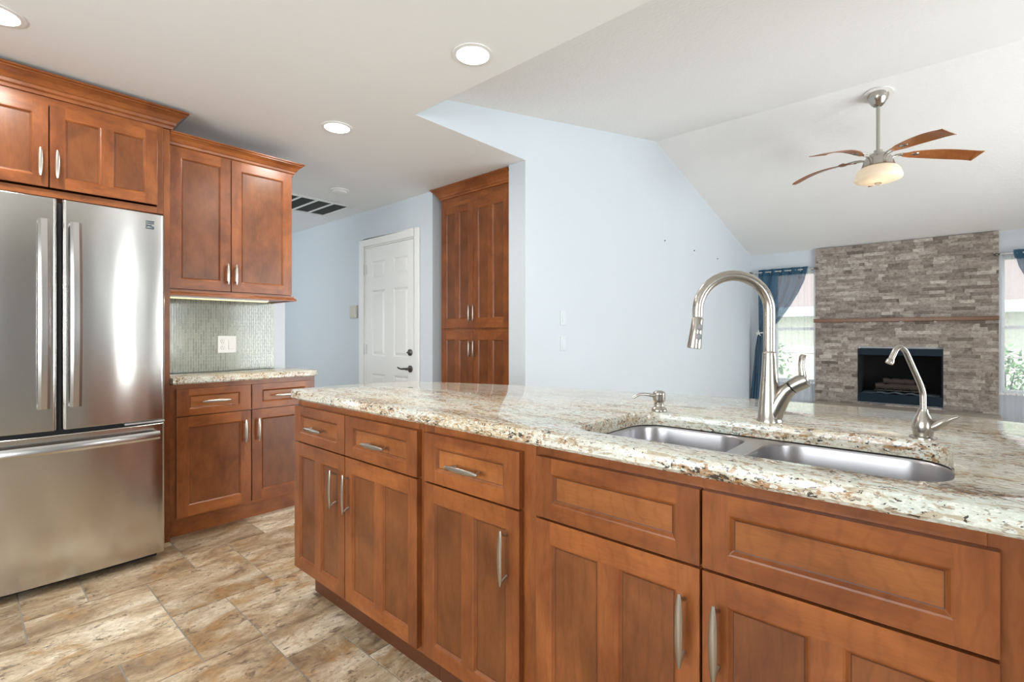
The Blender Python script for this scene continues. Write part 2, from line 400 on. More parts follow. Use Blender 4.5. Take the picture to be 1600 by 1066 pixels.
def rrect(x0, x1, y0, y1, r, n=8):
    r = [r]*4 if isinstance(r, (int, float)) else r; out = []
    for (cx, cy, a0), q in zip(((x1, y0, -90), (x1, y1, 0), (x0, y1, 90), (x0, y0, 180)), r):
        cx += -q if cx == x1 else q; cy += -q if cy == y1 else q
        for k in range(n + 1):
            a = R(a0 + 90 * k / n); out.append((cx + q*math.cos(a), cy + q*math.sin(a)))
    return out
def offset(poly, d):
    """positive d moves a CCW loop inward"""
    n = len(poly); out = []
    for i in range(n):
        p0, p1, p2 = (Vector(poly[(i+k) % n]) for k in (-1, 0, 1))
        t = ((p1-p0).normalized() + (p2-p1).normalized()); t = t.normalized() if t.length > 1e-9 else (p2-p0).normalized()
        out.append(tuple(p1 + Vector((-t.y, t.x)) * d))
    return out
def catmull(pts, n=6):
    out = []; P = [Vector(p) for p in pts]
    for i in range(len(P)-1):
        a, b_, c_, d_ = P[max(i-1, 0)], P[i], P[i+1], P[min(i+2, len(P)-1)]
        for k in range(n):
            t = k/n; out.append(0.5*((2*b_)+(c_-a)*t+(2*a-5*b_+4*c_-d_)*t*t+(-a+3*b_-3*c_+d_)*t**3))
    out.append(P[-1]); return [tuple(p) for p in out]
def fill(bm, loops, z, flip=False):
    es = []
    for lp in loops:
        vs = [bm.verts.new((x, y, z)) for x, y in lp]
        for i in range(len(vs)): es.append(bm.edges.new((vs[i], vs[(i+1) % len(vs)])))
    bmesh.ops.triangle_fill(bm, use_beauty=True, use_dissolve=False, edges=es)
def slab(name, outer, hole, z0, z1, mat, parent=None, r=0.012):
    prof = [(0.008, z0), (0.0, z0+0.008), (0.0, z1-r), (r*0.30, z1-r*0.30), (r, z1)]
    mb = MB()
    mb.rings([[(x, y, z) for x, y in offset(outer, d)] for d, z in prof], mat, caps=False)
    if hole:
        mb.rings([[(x, y, z) for x, y in offset(hole, -d)] for d, z in [(0.0, z0), (0.0, z1-0.008), (0.002, z1-0.002), (0.008, z1)]], mat, caps=False)
    o = mb.build(name, parent)
    bm = bmesh.new(); bm.from_mesh(o.data)
    fill(bm, [offset(outer, r)] + ([offset(hole, -0.008)] if hole else []), z1)
    fill(bm, [offset(outer, 0.008)] + ([hole] if hole else []), z0)
    bmesh.ops.remove_doubles(bm, verts=bm.verts, dist=1e-4); bmesh.ops.recalc_face_normals(bm, faces=bm.faces)
    bm.to_mesh(o.data); bm.free(); o.data.shade_smooth(); o.data.set_sharp_from_angle(angle=R(35))
    return o

# ------------------------------------------------------------------ room shell
CZ = 2.44                      # kitchen ceiling
XL, XB, YF = -3.674, -2.30, 8.17
def vz(y): return 3.203 + (y - 4.865) * (0.2055 if y < 4.865 else -0.2447)
YS = 1.746                     # edge of the flat kitchen ceiling
XR, YR = 3.2, -2.3             # right and rear walls (behind the camera)
HX = -6.4                      # far end of the hall

# floor: eight-inch module Versailles pattern
G = 0.2052; OX, OY = -2.607, 0.170
fixed = [(-1,1,2,4),(1,3,2,3),(0,2,-1,2),(-1,0,0,2),(-3,-1,0,1),(-3,-1,1,3),(-2,-1,3,4),(-2,0,4,7),(0,1,4,6),(1,4,3,5),(4,6,3,4),(4,5,4,5),(2,3,1,2),(3,6,1,3),(2,3,-1,1),(3,5,-1,1),(5,8,4,6),(-2,0,-1,0),(-4,-2,3,5)]
I0, I1, J0, J1 = -19, 29, -13, 40
occ = {}; tiles = []
def put(a, b_, c_, d_):
    for i in range(a, b_):
        for j in range(c_, d_): occ[(i, j)] = 1
    tiles.append((a, b_, c_, d_))
for t in fixed: put(*t)
trnd = random.Random(11)
for j in range(J0, J1):
    for i in range(I0, I1):
        if (i, j) in occ: continue
        opts = [(3,2),(2,3),(2,2),(2,2),(2,1),(1,2),(1,1)]; trnd.shuffle(opts); opts += [(1, 1)]
        for w, h in opts:
            if all((i+a, j+c_) not in occ for a in range(w) for c_ in range(h)) and (w*h > 1 or trnd.random() < 0.4 or (w, h) == opts[-1]):
                put(i, i+w, j, j+h); break
fl = MB(); gr = 0.0028
for k, (a, b_, c_, d_) in enumerate(tiles):
    x0, x1, y0, y1 = OX+a*G+gr, OX+b_*G-gr, OY+c_*G+gr, OY+d_*G-gr
    x0 = max(x0, HX); x1 = min(x1, XR); y0 = max(y0, YR); y1 = min(y1, YF)
    if x1 <= x0 or y1 <= y0: continue
    special = {0: 0.30, 1: 0.35, 2: 0.95, 3: 0.75, 4: 0.7, 5: 0.35, 6: 0.6, 7: 0.25, 8: 0.7, 9: 0.75, 11: 0.1, 13: 0.45}
    col = (special.get(k, trnd.random()), trnd.random(), trnd.random())
    fl.box(x0, x1, y0, y1, -0.012, 0.0, 'travertine', col, skip='b')
fl.box(HX, XR, YR, YF, -0.05, -0.0025, 'grout')
struct(fl.build('floor'))

def wallbox(name, parts, mat='wall_blue'):
    mb = MB()
    for p in parts: mb.box(*p, mat)
    return struct(mb.build(name, weld=False))
# fridge wall, ends at Y = 1.60
wallbox('wall_left', [(XL-0.13, XL, YR, 1.60, 0, CZ)])
# garage-door wall with the door opening, and the niche beside the pantry
DX0, DX1, DZ = -4.512, -3.660, 2.072
wallbox('wall_hall', [(HX, DX0, 2.78, 2.93, 0, CZ), (DX1, -3.415, 2.78, 3.50, 0, CZ), (DX0, DX1, 2.78, 2.93, DZ, CZ),
                      (HX-0.1, HX, -0.9, 2.93, 0, CZ), (HX, -5.95, -0.9, -0.75, 0, CZ), (-4.85, XL-0.13, -0.9, -0.75, 0, CZ),
                      (-5.95, -4.85, -0.9, -0.75, 0, 0.6), (-5.95, -4.85, -0.9, -0.75, 2.15, CZ)])
wallbox('wall_niche', [(-3.415, XB-0.161, 3.42, 3.50, 0, CZ)])
# long living-room wall (stands on the kitchen side too) with the drop above the flat ceiling
mb = MB(); yy = [2.731, 3.4, 4.865, 6.5, YF]
pts = [(2.731, 0), (YF, 0), (YF, vz(YF)+0.02), (4.865, vz(4.865)+0.02), (YS, vz(YS)+0.02), (YS, CZ+0.001), (2.731, CZ+0.001)]
mb.prism(pts, 'x', XB-0.161, XB, 'wall_blue')
struct(mb.build('wall_living', weld=False))
# far wall with two window openings
WZ0, WZ1 = 0.49, 2.085
LW = (-1.955, -1.432); RW = (0.47, 1.42)
T = YF + 0.14
wallbox('wall_fireplace', [(XB-0.161, LW[0], YF, T, 0, 2.6), (LW[0], LW[1], YF, T, 0, WZ0), (LW[0], LW[1], YF, T, WZ1, 2.6), (LW[1], -0.935, YF, T, 0, 2.6), (-0.935, -0.038, YF, T, 0, 0.26), (-0.935, -0.038, YF, T, 0.99, 2.6), (-0.038, RW[0], YF, T, 0, 2.6), (-0.935, -0.038, YF+0.55, YF+0.6, 0, 1.2),
                           (RW[0], RW[1], YF, T, 0, WZ0), (RW[0], RW[1], YF, T, WZ1, 2.6), (RW[1], XR, YF, T, 0, 2.6)])
# right and rear walls, with openings for the added glazed doors and windows
mbr = MB()
for a in [(YR, -2.0, 0, 2.5), (-2.0, -0.8, 0, 0.85), (-2.0, -0.8, 2.1, 2.5), (-0.8, 2.12, 0, 2.9), (2.12, 2.78, 2.16, 3.4), (2.78, 3.6, 0, 3.4), (3.6, 6.2, 2.26, 3.4), (6.2, YF+0.14, 0, 3.4)]:
    mbr.box(XR, XR+0.14, *a, 'wall_blue')
struct(mbr.build('wall_right', weld=False))
wallbox('wall_rear', [(XL-0.13, -2.3, YR-0.14, YR, 0, CZ), (0.1, XR, YR-0.14, YR, 0, CZ), (-2.3, 0.1, YR-0.14, YR, 0, 0.78), (-2.3, 0.1, YR-0.14, YR, 2.12, CZ)], 'wall_cream')
# flat ceiling (L-shaped) and the vault
mb = MB()
mb.box(HX-0.1, XR+0.14, YR-0.14, YS-0.0005, CZ, CZ+0.12, 'ceiling_flat'); mb.box(HX-0.1, XB-0.0005, YS-0.0005, 3.5, CZ, CZ+0.10, 'ceiling_flat')
struct(mb.build('ceiling', weld=False))
mb = MB(); mb.box(XB, XR+0.14, YS-0.02, YS, CZ+0.11, vz(YS)+0.02, 'wall_blue'); mb.box(XB, XR+0.14, YS-0.0005, YS, CZ, CZ+0.11, 'wall_blue'); struct(mb.build('wall_drop', weld=False))
mb = MB()
t = 0.10
for ya, yb in ((YS-0.02, 4.865), (4.865, YF+0.16)):
    mb.prism([(ya, vz(ya)), (yb, vz(yb)), (yb, vz(yb)+t), (ya, vz(ya)+t)], 'x', XB-0.161, XR+0.14, 'ceiling_knockdown')
struct(mb.build('ceiling_vault', weld=False))
mb = MB(); mb.box(XB+0.001, XB+0.016, 2.76, YF-0.09, 0, 0.09, 'white_trim'); struct(mb.build('baseboard_living', bevel=0.004))
mb = MB(); mb.box(HX, -4.60, 2.764, 2.779, 0, 0.09, 'white_trim'); mb.box(-3.597, -3.416, 2.764, 2.779, 0, 0.09, 'white_trim'); struct(mb.build('baseboard_hall', bevel=0.004))

# hall door: six panels, hinges, lever, deadbolt, casing
dr = struct(empty('door_1', (DX0, 2.79, 0)))
mb = MB(); w = DX1 - DX0; h = DZ - 0.014
px = [(0.115, 0.345), (0.495, 0.725)]; pz = [(0.20, 0.775), (0.955, 1.62), (1.745, 1.915)]
def panelled(mb, w, h, z00, y, th, holes_x, holes_z, mat, dep=0.010, bev=0.014, raise_=True):
    xs = [0.014] + [a for p in holes_x for a in p] + [w-0.014]; zs = [z00] + [a for p in holes_z for a in p] + [h]
    for i in range(len(xs)-1):
        for j in range(len(zs)-1):
            x0, x1, z0, z1 = xs[i], xs[i+1], zs[j], zs[j+1]
            if i % 2 and j % 2:
                L = [(x0, y, z0), (x1, y, z0), (x1, y, z1), (x0, y, z1)]
                def ins(d, yy): return [(x0+d, yy, z0+d), (x1-d, yy, z0+d), (x1-d, yy, z1-d), (x0+d, yy, z1-d)]
                seq = [L, ins(bev, y+dep)] + ([ins(bev+0.004, y+dep), ins(bev+0.026, y+0.002)] if raise_ else [])
                for a, b_ in zip(seq, seq[1:]):
                    for k in range(4): mb.face([a[k], a[(k+1) % 4], b_[(k+1) % 4], b_[k]], mat)
                mb.face(seq[-1], mat)
            else: mb.face([(x0, y, z0), (x1, y, z0), (x1, y, z1), (x0, y, z1)], mat)
    mb.box(0.014, w-0.014, y, y+th, z00, h, mat, skip='f')
panelled(mb, w, h, 0.008, 0.0, 0.04, px, pz, 'white_trim')
mb.build('door_slab', dr)
cas = MB(); cw = 0.085
for a in [(-cw, 0.0, -0.038, -0.02, 0, DZ+cw-0.01), (w, w+cw-0.015, -0.038, -0.02, 0, DZ+cw-0.01), (0.0, w, -0.038, -0.02, DZ, DZ+cw-0.01)]:
    cas.box(a[0], a[1], -0.028, -0.011, a[4], a[5], 'white_trim')
for a in [(0.0, 0.0125, 0, DZ), (w-0.0125, w, 0, DZ), (0.0125, w-0.0125, DZ-0.0125, DZ)]: cas.box(a[0], a[1], -0.011, 0.13, a[2], a[3], 'white_trim')
cas.build('door_casing', dr, bevel=0.005)
for zc in (1.84, 1.02, 0.22):
    hb = MB(); hb.lathe([(0.007, -0.058), (0.009, -0.05), (0.009, 0.05), (0.007, 0.058)], 'vent_grey', (0.001, -0.012, zc), 12)
    hb.box(0.004, 0.030, -0.003, -0.001, zc-0.05, zc+0.05, 'vent_grey'); hb.build('hinge', dr, smooth=40)
db = MB(); db.lathe([(0.031, 0), (0.031, 0.012), (0.022, 0.02), (0.012, 0.022)], 'dark_bronze', (0.765, 0, 1.003), 24, 'y'); db.box(0.745, 0.785, -0.034, -0.02, 0.998, 1.008, 'dark_bronze')
db.build('deadbolt', dr, smooth=40)
lv = MB(); lv.lathe([(0.033, 0), (0.033, 0.008), (0.022, 0.014), (0.013, 0.018), (0.013, 0.05)], 'dark_bronze', (0.765, 0, 0.850), 24, 'y')
lv.tube([(0.765, -0.05, 0.85), (0.74, -0.055, 0.853), (0.70, -0.055, 0.848), (0.655, -0.052, 0.853), (0.63, -0.05, 0.862)], [0.011, 0.010, 0.008, 0.008, 0.006], 'dark_bronze', 10)
lv.build('lever_handle', dr, smooth=50)

# ------------------------------------------------------------------ exterior seen through the windows
gm = MB(); gm.box(-9, 9, YF+0.15, 30, -0.85, -0.12, 'grass'); struct(gm.build('ground_lawn'))
hs = tag(empty('neighbour_house', (0, 12.2, -0.68)), 'pale cream neighbouring house with a tiled roof outside the windows', 'house')
mb = MB(); mb.box(-8, 8, 0, 0.3, 0, 2.35, 'outside_wall'); mb.build('wall', hs)
mb = MB(); mb.prism([(-0.30, 2.42), (0.9, 3.05), (5, 4.7), (5, 4.6), (0.9, 2.93), (-0.25, 2.32)], 'x', -8.2, 8.2, 'outside_roof'); mb.build('roof', hs)
mb = MB(); mb.box(-8.2, 8.2, -0.34, -0.302, 2.24, 2.44, 'outside_fascia'); mb.build('fascia', hs)
def bush(x, y, s, label, seed, n=900):
    q = random.Random(seed); b0 = tag(empty('garden_shrub', (x, y, -0.12)), label, 'shrub')
    st = MB()
    for k in range(5):
        a = q.uniform(0, 2*PI); st.tube([(0, 0, 0), (0.1*math.cos(a), 0.1*math.sin(a), s*0.4), (0.3*s*math.cos(a), 0.3*s*math.sin(a), s*0.8)], [0.02, 0.014, 0.006], 'log_bark', 6)
    st.build('stem', b0)
    lf = MB()
    for k in range(n):
        u, v, r_ = q.uniform(0, 2*PI), q.uniform(-1, 1), q.uniform(0.35, 1)**0.6
        p = Vector((r_*math.cos(u)*math.sqrt(1-v*v)*s*0.5, r_*math.sin(u)*math.sqrt(1-v*v)*s*0.4, s*0.62 + v*r_*s*0.55))
        d = Vector((q.uniform(-1, 1), q.uniform(-1, 1), q.uniform(-0.4, 1))).normalized(); e = d.cross(Vector((q.uniform(-1, 1), q.uniform(-1, 1), 1))).normalized()
        L = q.uniform(0.06, 0.12); lf.face([p, p+d*L*0.5+e*L*0.22, p+d*L, p+d*L*0.5-e*L*0.22], 'leaf')
    lf.build('foliage', b0, weld=False)
bush(-2.75, 10.2, 1.15, 'leafy green shrub outside the window left of the fireplace', 3)
bush(0.62, 10.2, 0.95, 'leafy green shrub outside the window right of the fireplace', 5)

def window(name, x0, x1, label=None):
    w = struct(empty(name, (x0, YF+0.07, WZ0)))
    W_, H_ = x1-x0, WZ1-WZ0; mb = MB(); f = 0.028
    for a in [(0, f, 0, H_), (W_-f, W_, 0, H_), (f, W_-f, 0, f), (f, W_-f, H_-f, H_), (f, W_-f, 0.745, 0.785)]:
        mb.box(a[0], a[1], -0.02, 0.02, a[2], a[3], 'white_trim')
    mb.box(f, W_-f, -0.006, 0.006, 0.40, 0.412, 'white_trim')
    mb.build('window_frame', w, bevel=0.003)
    p = MB(); p.face([(f, 0, f), (W_-f, 0, f), (W_-f, 0, H_-f), (f, 0, H_-f)], 'window_glass'); p.build('window_pane', w)
    s = MB(); s.box(-0.03, W_+0.03, -0.10, -0.03, -0.03, 0.0, 'white_trim'); s.build('window_sill', w, bevel=0.003)
window('window_1', *LW); window('window_2', *RW)
# unseen glazed openings; doors, side and rear windows are added for daylight
def glazed(name, loc, rotz, w, h, bars):
    e = struct(empty(name, loc, rotz)); mb = MB(); f = 0.05
    mb.box(0, f, -0.03, 0.03, 0, h, 'white_trim'); mb.box(w-f, w, -0.03, 0.03, 0, h, 'white_trim'); mb.box(f, w-f, -0.03, 0.03, 0, f, 'white_trim'); mb.box(f, w-f, -0.03, 0.03, h-f, h, 'white_trim')
    for x in bars: mb.box(x-0.03, x+0.03, -0.02, 0.02, f, h-f, 'white_trim')
    mb.build('window_frame', e); p = MB(); p.face([(f, 0, f), (w-f, 0, f), (w-f, 0, h-f), (f, 0, h-f)], 'window_glass'); p.build('window_pane', e)
glazed('added_window_3', (XR+0.07, 2.12, 0.0), R(90), 0.66, 2.16, [])
glazed('added_window_7', (XR+0.07, -2.0, 0.85), R(90), 1.2, 1.25, [0.6])
glazed('added_window_4', (XR+0.07, 3.6, 0.0), R(90), 2.6, 2.26, [1.3])
glazed('added_window_5', (-2.3, YR-0.07, 0.78), 0, 2.4, 1.34, [1.2])
glazed('window_6', (-5.95, -0.82, 0.6), 0, 1.1, 1.55, [0.55])

# ------------------------------------------------------------------ cabinet pieces
def shaker(mb, w, h, t=0.020, st=0.047, rl=0.045, top=None, mid=False, horiz=False):
    """front panel, local x 0..w, z 0..h, front face at y = -t, back at y = 0"""
    top = top or rl; y = -t; d = 0.009; bv = 0.0095; gz = 0.0018
    holes = [(st, w-st)] if not mid else [(st, w/2-0.024), (w/2+0.024, w-st)]
    pm = 'wood_panel_h' if horiz else 'wood_panel'
    Q = lambda x0, x1, z0, z1, m: mb.face([(x0, y, z0), (x1, y, z0), (x1, y, z1), (x0, y, z1)], m)
    Q(0, st, 0, h, 'wood_v'); Q(w-st, w, 0, h, 'wood_v')
    if mid:
        Q(st, w-st, 0, rl, 'wood_h'); Q(st, w-st, h-top, h, 'wood_h'); Q(w/2-0.024, w/2+0.024, rl, h-top, 'wood_v')
    else: Q(st, w-st, 0, rl, 'wood_h'); Q(st, w-st, h-top, h, 'wood_h')
    for x0, x1 in holes:
        z0, z1 = rl, h-top
        def ins(e, yy): return [(x0+e, yy, z0+e), (x1-e, yy, z0+e), (x1-e, yy, z1-e), (x0+e, yy, z1-e)]
        a, b_, c_, d_ = ins(0, y), ins(bv*0.35, y+d*0.15), ins(bv, y+d), ins(bv+gz, y+d)
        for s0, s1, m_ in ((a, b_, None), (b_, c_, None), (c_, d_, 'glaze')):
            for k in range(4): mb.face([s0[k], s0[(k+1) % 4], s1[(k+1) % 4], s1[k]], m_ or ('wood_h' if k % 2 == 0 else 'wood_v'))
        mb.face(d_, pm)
    mb.box(0, w, y, 0, 0, h, 'wood_v', skip='f')
def pull(mb, L=0.150, mat='nickel_handle'):
    """bow pull along local z centred on the origin, posts back to y = 0"""
    n = 13; pts = []; rad = []; fl_ = []
    for k in range(n):
        u = -1 + 2*k/(n-1); pts.append((0, -0.0265 - 0.0045*(1-u*u), u*L/2)); rad.append(1.0)
        wd = 0.0032 + 0.0052*math.sqrt(max(0, 1-abs(u)**2.2)); fl_.append((wd, 0.0030))
    mb.tube(pts, rad, mat, 12, flat=fl_, up=(1, 0, 0))
    for s_ in (-1, 1): mb.tube([(0, -0.0005, s_*(L/2-0.020)), (0, -0.012, s_*(L/2-0.016)), (0, -0.027, s_*(L/2-0.006))], [0.0045, 0.0036, 0.0036], mat, 8)
_pull_v = None
def handle(parent, x, z, horiz=False, L=0.150, t=0.020, name='handle'):
    mb = MB(); pull(mb, L)
    if horiz: mb.v = [(p[2], p[1], p[0]) for p in mb.v]
    o = mb.build(name, parent, smooth=50); o.location = (x, -t, z); return o
def door(parent, x0, x1, z0, z1, hx=None, hz=None, hh=False, L=0.150, name='door', **kw):
    mb = MB(); shaker(mb, x1-x0, z1-z0, **kw); o = mb.build(name, parent, bevel=0.0016, loc=(x0, 0, z0))
    if hx is not None: handle(o, hx-x0, hz-z0, hh, L)
    return o
def carcass(root, x0, x1, depth, z0, z1, name='body', stile=0.03, top=False, y0=0.0):
    """open-topped box with a face frame whose front is at y = 0"""
    mb = MB(); p = 0.018
    mb.box(x0, x0+p, 0.02, depth, z0, z1, 'wood_v'); mb.box(x1-p, x1, 0.02, depth, z0, z1, 'wood_v')
    mb.box(x0+p, x1-p, 0.02, depth, z0, z0+p, 'wood_h'); mb.box(x0+p, x1-p, depth-p, depth, z0+p, z1, 'wood_v')
    if top: mb.box(x0+p, x1-p, 0.02, depth-p, z1-p, z1, 'wood_h')
    mb.box(x0, x0+stile, 0, 0.02, z0, z1, 'wood_v'); mb.box(x1-stile, x1, 0, 0.02, z0, z1, 'wood_v')
    mb.box(x0+stile, x1-stile, 0, 0.02, z1-0.05, z1, 'wood_h'); mb.box(x0+stile, x1-stile, 0, 0.02, z0, z0+0.035, 'wood_h')
    return mb.build(name, root, bevel=0.0008)

# ---- island base cabinets (front faces the camera side, Y = 1.014)
YI = 1.014; ZB, ZT = 0.118, 0.885
def island_cab(name, x0, x1, label, fronts, stile=0.03, toe_x0=None, drawers=True):
    r_ = tag(empty(name, ((x0+x1)/2, YI, 0)), label, 'cabinet', 'island base cabinets'); c_ = (x0+x1)/2
    carcass(r_, x0-c_, x1-c_, 0.60, ZB, ZT, stile=stile)
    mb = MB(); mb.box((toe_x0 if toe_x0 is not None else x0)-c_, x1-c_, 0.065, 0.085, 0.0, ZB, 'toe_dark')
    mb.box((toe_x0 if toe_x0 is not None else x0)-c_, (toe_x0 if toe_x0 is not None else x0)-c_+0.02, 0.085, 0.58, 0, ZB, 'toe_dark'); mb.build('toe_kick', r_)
    if drawers is True:
        md = MB(); md.box(x0-c_+stile, x1-c_-stile, 0, 0.02, 0.685, 0.715, 'wood_h'); md.build('mid_rail', r_)
    for f in fronts:
        kind, a, b_, z0, z1 = f[:5]; a -= c_; b_ -= c_
        if kind == 'drawer': door(r_, a, b_, z0, z1, (a+b_)/2, 0.772, True, 0.140, 'drawer', st=0.055, rl=0.038, horiz=True)
        elif kind == 'false': door(r_, a, b_, z0, z1, name='false_drawer_front', st=0.050, rl=0.038, horiz=True)
        else: door(r_, a, b_, z0, z1, f[5]-c_, f[6], False, 0.150, 'door', mid=True, top=0.056)
    return r_
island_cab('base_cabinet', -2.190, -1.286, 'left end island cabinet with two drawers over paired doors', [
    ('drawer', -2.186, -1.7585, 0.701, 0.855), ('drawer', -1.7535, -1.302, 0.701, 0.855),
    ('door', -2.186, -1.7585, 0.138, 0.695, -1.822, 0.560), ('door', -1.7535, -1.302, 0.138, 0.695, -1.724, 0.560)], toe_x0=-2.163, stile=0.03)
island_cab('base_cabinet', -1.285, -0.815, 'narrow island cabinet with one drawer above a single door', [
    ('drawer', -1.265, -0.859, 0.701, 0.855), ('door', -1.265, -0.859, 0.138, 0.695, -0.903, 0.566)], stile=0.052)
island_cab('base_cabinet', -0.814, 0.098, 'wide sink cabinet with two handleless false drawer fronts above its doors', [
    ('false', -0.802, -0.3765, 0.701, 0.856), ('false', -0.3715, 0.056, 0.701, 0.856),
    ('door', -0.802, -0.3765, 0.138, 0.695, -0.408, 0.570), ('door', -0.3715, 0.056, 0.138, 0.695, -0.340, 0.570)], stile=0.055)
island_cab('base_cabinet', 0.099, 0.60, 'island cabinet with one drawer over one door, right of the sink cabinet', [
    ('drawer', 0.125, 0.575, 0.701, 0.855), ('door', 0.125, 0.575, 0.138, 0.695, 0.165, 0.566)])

# ---- island countertop
back = [(0.62, 1.76), (0.40, 1.875), (0.156, 1.961), (0.026, 2.0), (-0.127, 2.02), (-0.305, 2.028), (-0.562, 2.014), (-0.92, 1.95), (-1.276, 1.874), (-1.571, 1.785), (-1.788, 1.715), (-1.984, 1.628), (-2.10, 1.548), (-2.165, 1.43), (-2.192, 1.30)]
outer = [(-2.180, 0.975), (-2.165, 0.970), (0.66, 0.970), (0.67, 0.974), (0.675, 0.985), (0.675, 1.70)] + catmull(back, 4) + [(-2.20, 1.10), (-2.206, 1.0), (-2.200, 0.984)]
hole = rrect(-0.735, 0.006, 1.062, 1.462, [0.075, 0.085, 0.085, 0.06], 8)
CT0, CT1 = 0.886, 0.926
ic = slab('island_countertop', outer, hole[::1], CT0, CT1, 'granite')
tag(ic, 'long speckled cream granite countertop with a curved back edge on the island', 'countertop')

# ---- undermount double-bowl sink
sk = tag(empty('kitchen_sink', (-0.365, 1.26, 0.68)), 'stainless double bowl sink set into the granite island countertop', 'sink')
S0 = Vector((-0.365, 1.26, 0.68))
bowls = [rrect(-0.742, -0.405, 1.060, 1.468, [0.05, 0.09, 0.09, 0.06], 8), rrect(-0.365, 0.010, 1.060, 1.468, [0.08, 0.10, 0.09, 0.05], 8)]
L = lambda lp: [(x-S0.x, y-S0.y) for x, y in lp]
zr = 0.884 - S0.z
bm = bmesh.new(); fill(bm, [L(rrect(-0.765, 0.035, 1.035, 1.492, 0.09, 8)), L(bowls[0]), L(bowls[1])], zr)
me = bpy.data.meshes.new('sink_rim'); bm.to_mesh(me); bm.free(); me.materials.append(MATS['stainless_sink'])
o = bpy.data.objects.new('sink_rim', me); COL.objects.link(o); o.parent = sk
sd = o.modifiers.new('thick', 'SOLIDIFY'); sd.thickness = 0.0012; sd.offset = -1
for bw in bowls:
    lp = L(bw); mb = MB(); rs = []
    for d, z in [(0, 0), (0.003, -0.003), (0.005, -0.010), (0.009, -0.14), (0.012, -0.165), (0.022, -0.182), (0.040, -0.19)]:
        rs.append([(x, y, zr+z) for x, y in offset(lp, d)])
    mb.rings(rs, 'stainless_sink', caps=False)
    cx_ = sum(p[0] for p in lp)/len(lp); cy_ = sum(p[1] for p in lp)/len(lp)
    mb.f.append(tuple(range(len(mb.v)-len(lp), len(mb.v)))); mb.m.append(0)
    bo = mb.build('bowl', sk, smooth=60); s_ = bo.modifiers.new('thick', 'SOLIDIFY'); s_.thickness = 0.0012; s_.offset = 1
    dn = MB(); dn.lathe([(0.044, -0.1895), (0.042, -0.187), (0.030, -0.1885), (0.010, -0.1888)], 'brushed_nickel', (cx_, cy_, zr), 24); dn.build('drain', sk, smooth=40)

# ---- pull-down faucet: spout swung to the left bowl
fx, fy = -0.377, 1.515
fa = tag(empty('kitchen_faucet', (fx, fy, CT1)), 'tall brushed nickel pull-down faucet with gooseneck spout behind the sink', 'faucet')
D = Vector((-0.72, -0.69, 0)).normalized()
b_ = MB(); b_.lathe([(0.0, 0), (0.0335, 0), (0.0335, 0.004), (0.0305, 0.010), (0.0275, 0.05), (0.0235, 0.10), (0.0195, 0.15), (0.0172, 0.192)], 'brushed_nickel', seg=32)
b_.tube([(0.004, 0, 0.008), (0.012, 0, 0.030), (0.026, 0, 0.062), (0.042, 0, 0.088), (0.0545, 0, 0.0995)], [0.027, 0.0255, 0.0235, 0.021, 0.0195], 'brushed_nickel', 24)
b_.build('base', fa, smooth=50)
h_ = MB(); h_.tube([(0.056, 0, 0.1005), (0.0585, 0, 0.1025)], 0.0178, 'dark_slot', 24)
h_.tube([(0.0585, 0, 0.1025), (0.075, 0, 0.1135), (0.092, 0, 0.122), (0.094, 0, 0.123)], [0.0198, 0.0205, 0.0195, 0.012], 'brushed_nickel', 24)
h_.tube([(0.082, 0, 0.112), (0.0835, 0, 0.135), (0.080, 0, 0.160), (0.083, 0, 0.184), (0.084, 0, 0.190)], [0.0150, 0.0115, 0.0095, 0.0100, 0.006], 'brushed_nickel', 16)
h_.build('lever_handle', fa, smooth=50)
sp_ = MB(); zz = 0.192; pts = [(0, 0, zz), (0, 0, zz+0.004)]; rr_ = [0.0172, 0.0152]
for z in (0.20, 0.24, 0.28, 0.31): pts.append((0, 0, z)); rr_.append(0.0152)
for k in range(0, 19):
    a = PI * k / 18; q = 0.1025 - 0.1025*math.cos(a); pts.append((D.x*q, D.y*q, 0.312 + 0.098*math.sin(a))); rr_.append(0.0152 - 0.001*k/18)
pts.append((D.x*0.205, D.y*0.205, 0.294)); rr_.append(0.0138)
sp_.tube(pts, rr_, 'brushed_nickel', 24); sp_.build('spout', fa, smooth=60)
hd = MB(); P0 = Vector((D.x*0.205, D.y*0.205, 0.291)); P1 = Vector((D.x*0.216, D.y*0.216, 0.205))
def lerp(a, c_, t): return a + (c_-a)*t
hd.tube([lerp(P0, P1, t) for t in (-0.01, 0.0, 0.03, 0.5, 0.93, 0.98, 1.0)], [0.0125, 0.0138, 0.0150, 0.0165, 0.0188, 0.0188, 0.016], 'brushed_nickel', 24)
sh = hd.build('spray_head', fa, smooth=50)
side = Vector((0.80, -0.60, 0))
bt = MB()
for t0, t1 in ((0.20, 0.42), (0.50, 0.72)):
    c0 = lerp(P0, P1, t0) + side*(0.0136+0.003*t0); c1 = lerp(P0, P1, t1) + side*(0.0142+0.003*t1)
    bt.tube([lerp(c0, c1, u) for u in (0, 0.15, 0.5, 0.85, 1)], [0.003, 0.0062, 0.0068, 0.0062, 0.003], 'button_grey', 12)
bt.build('spray_buttons', sh, smooth=60)

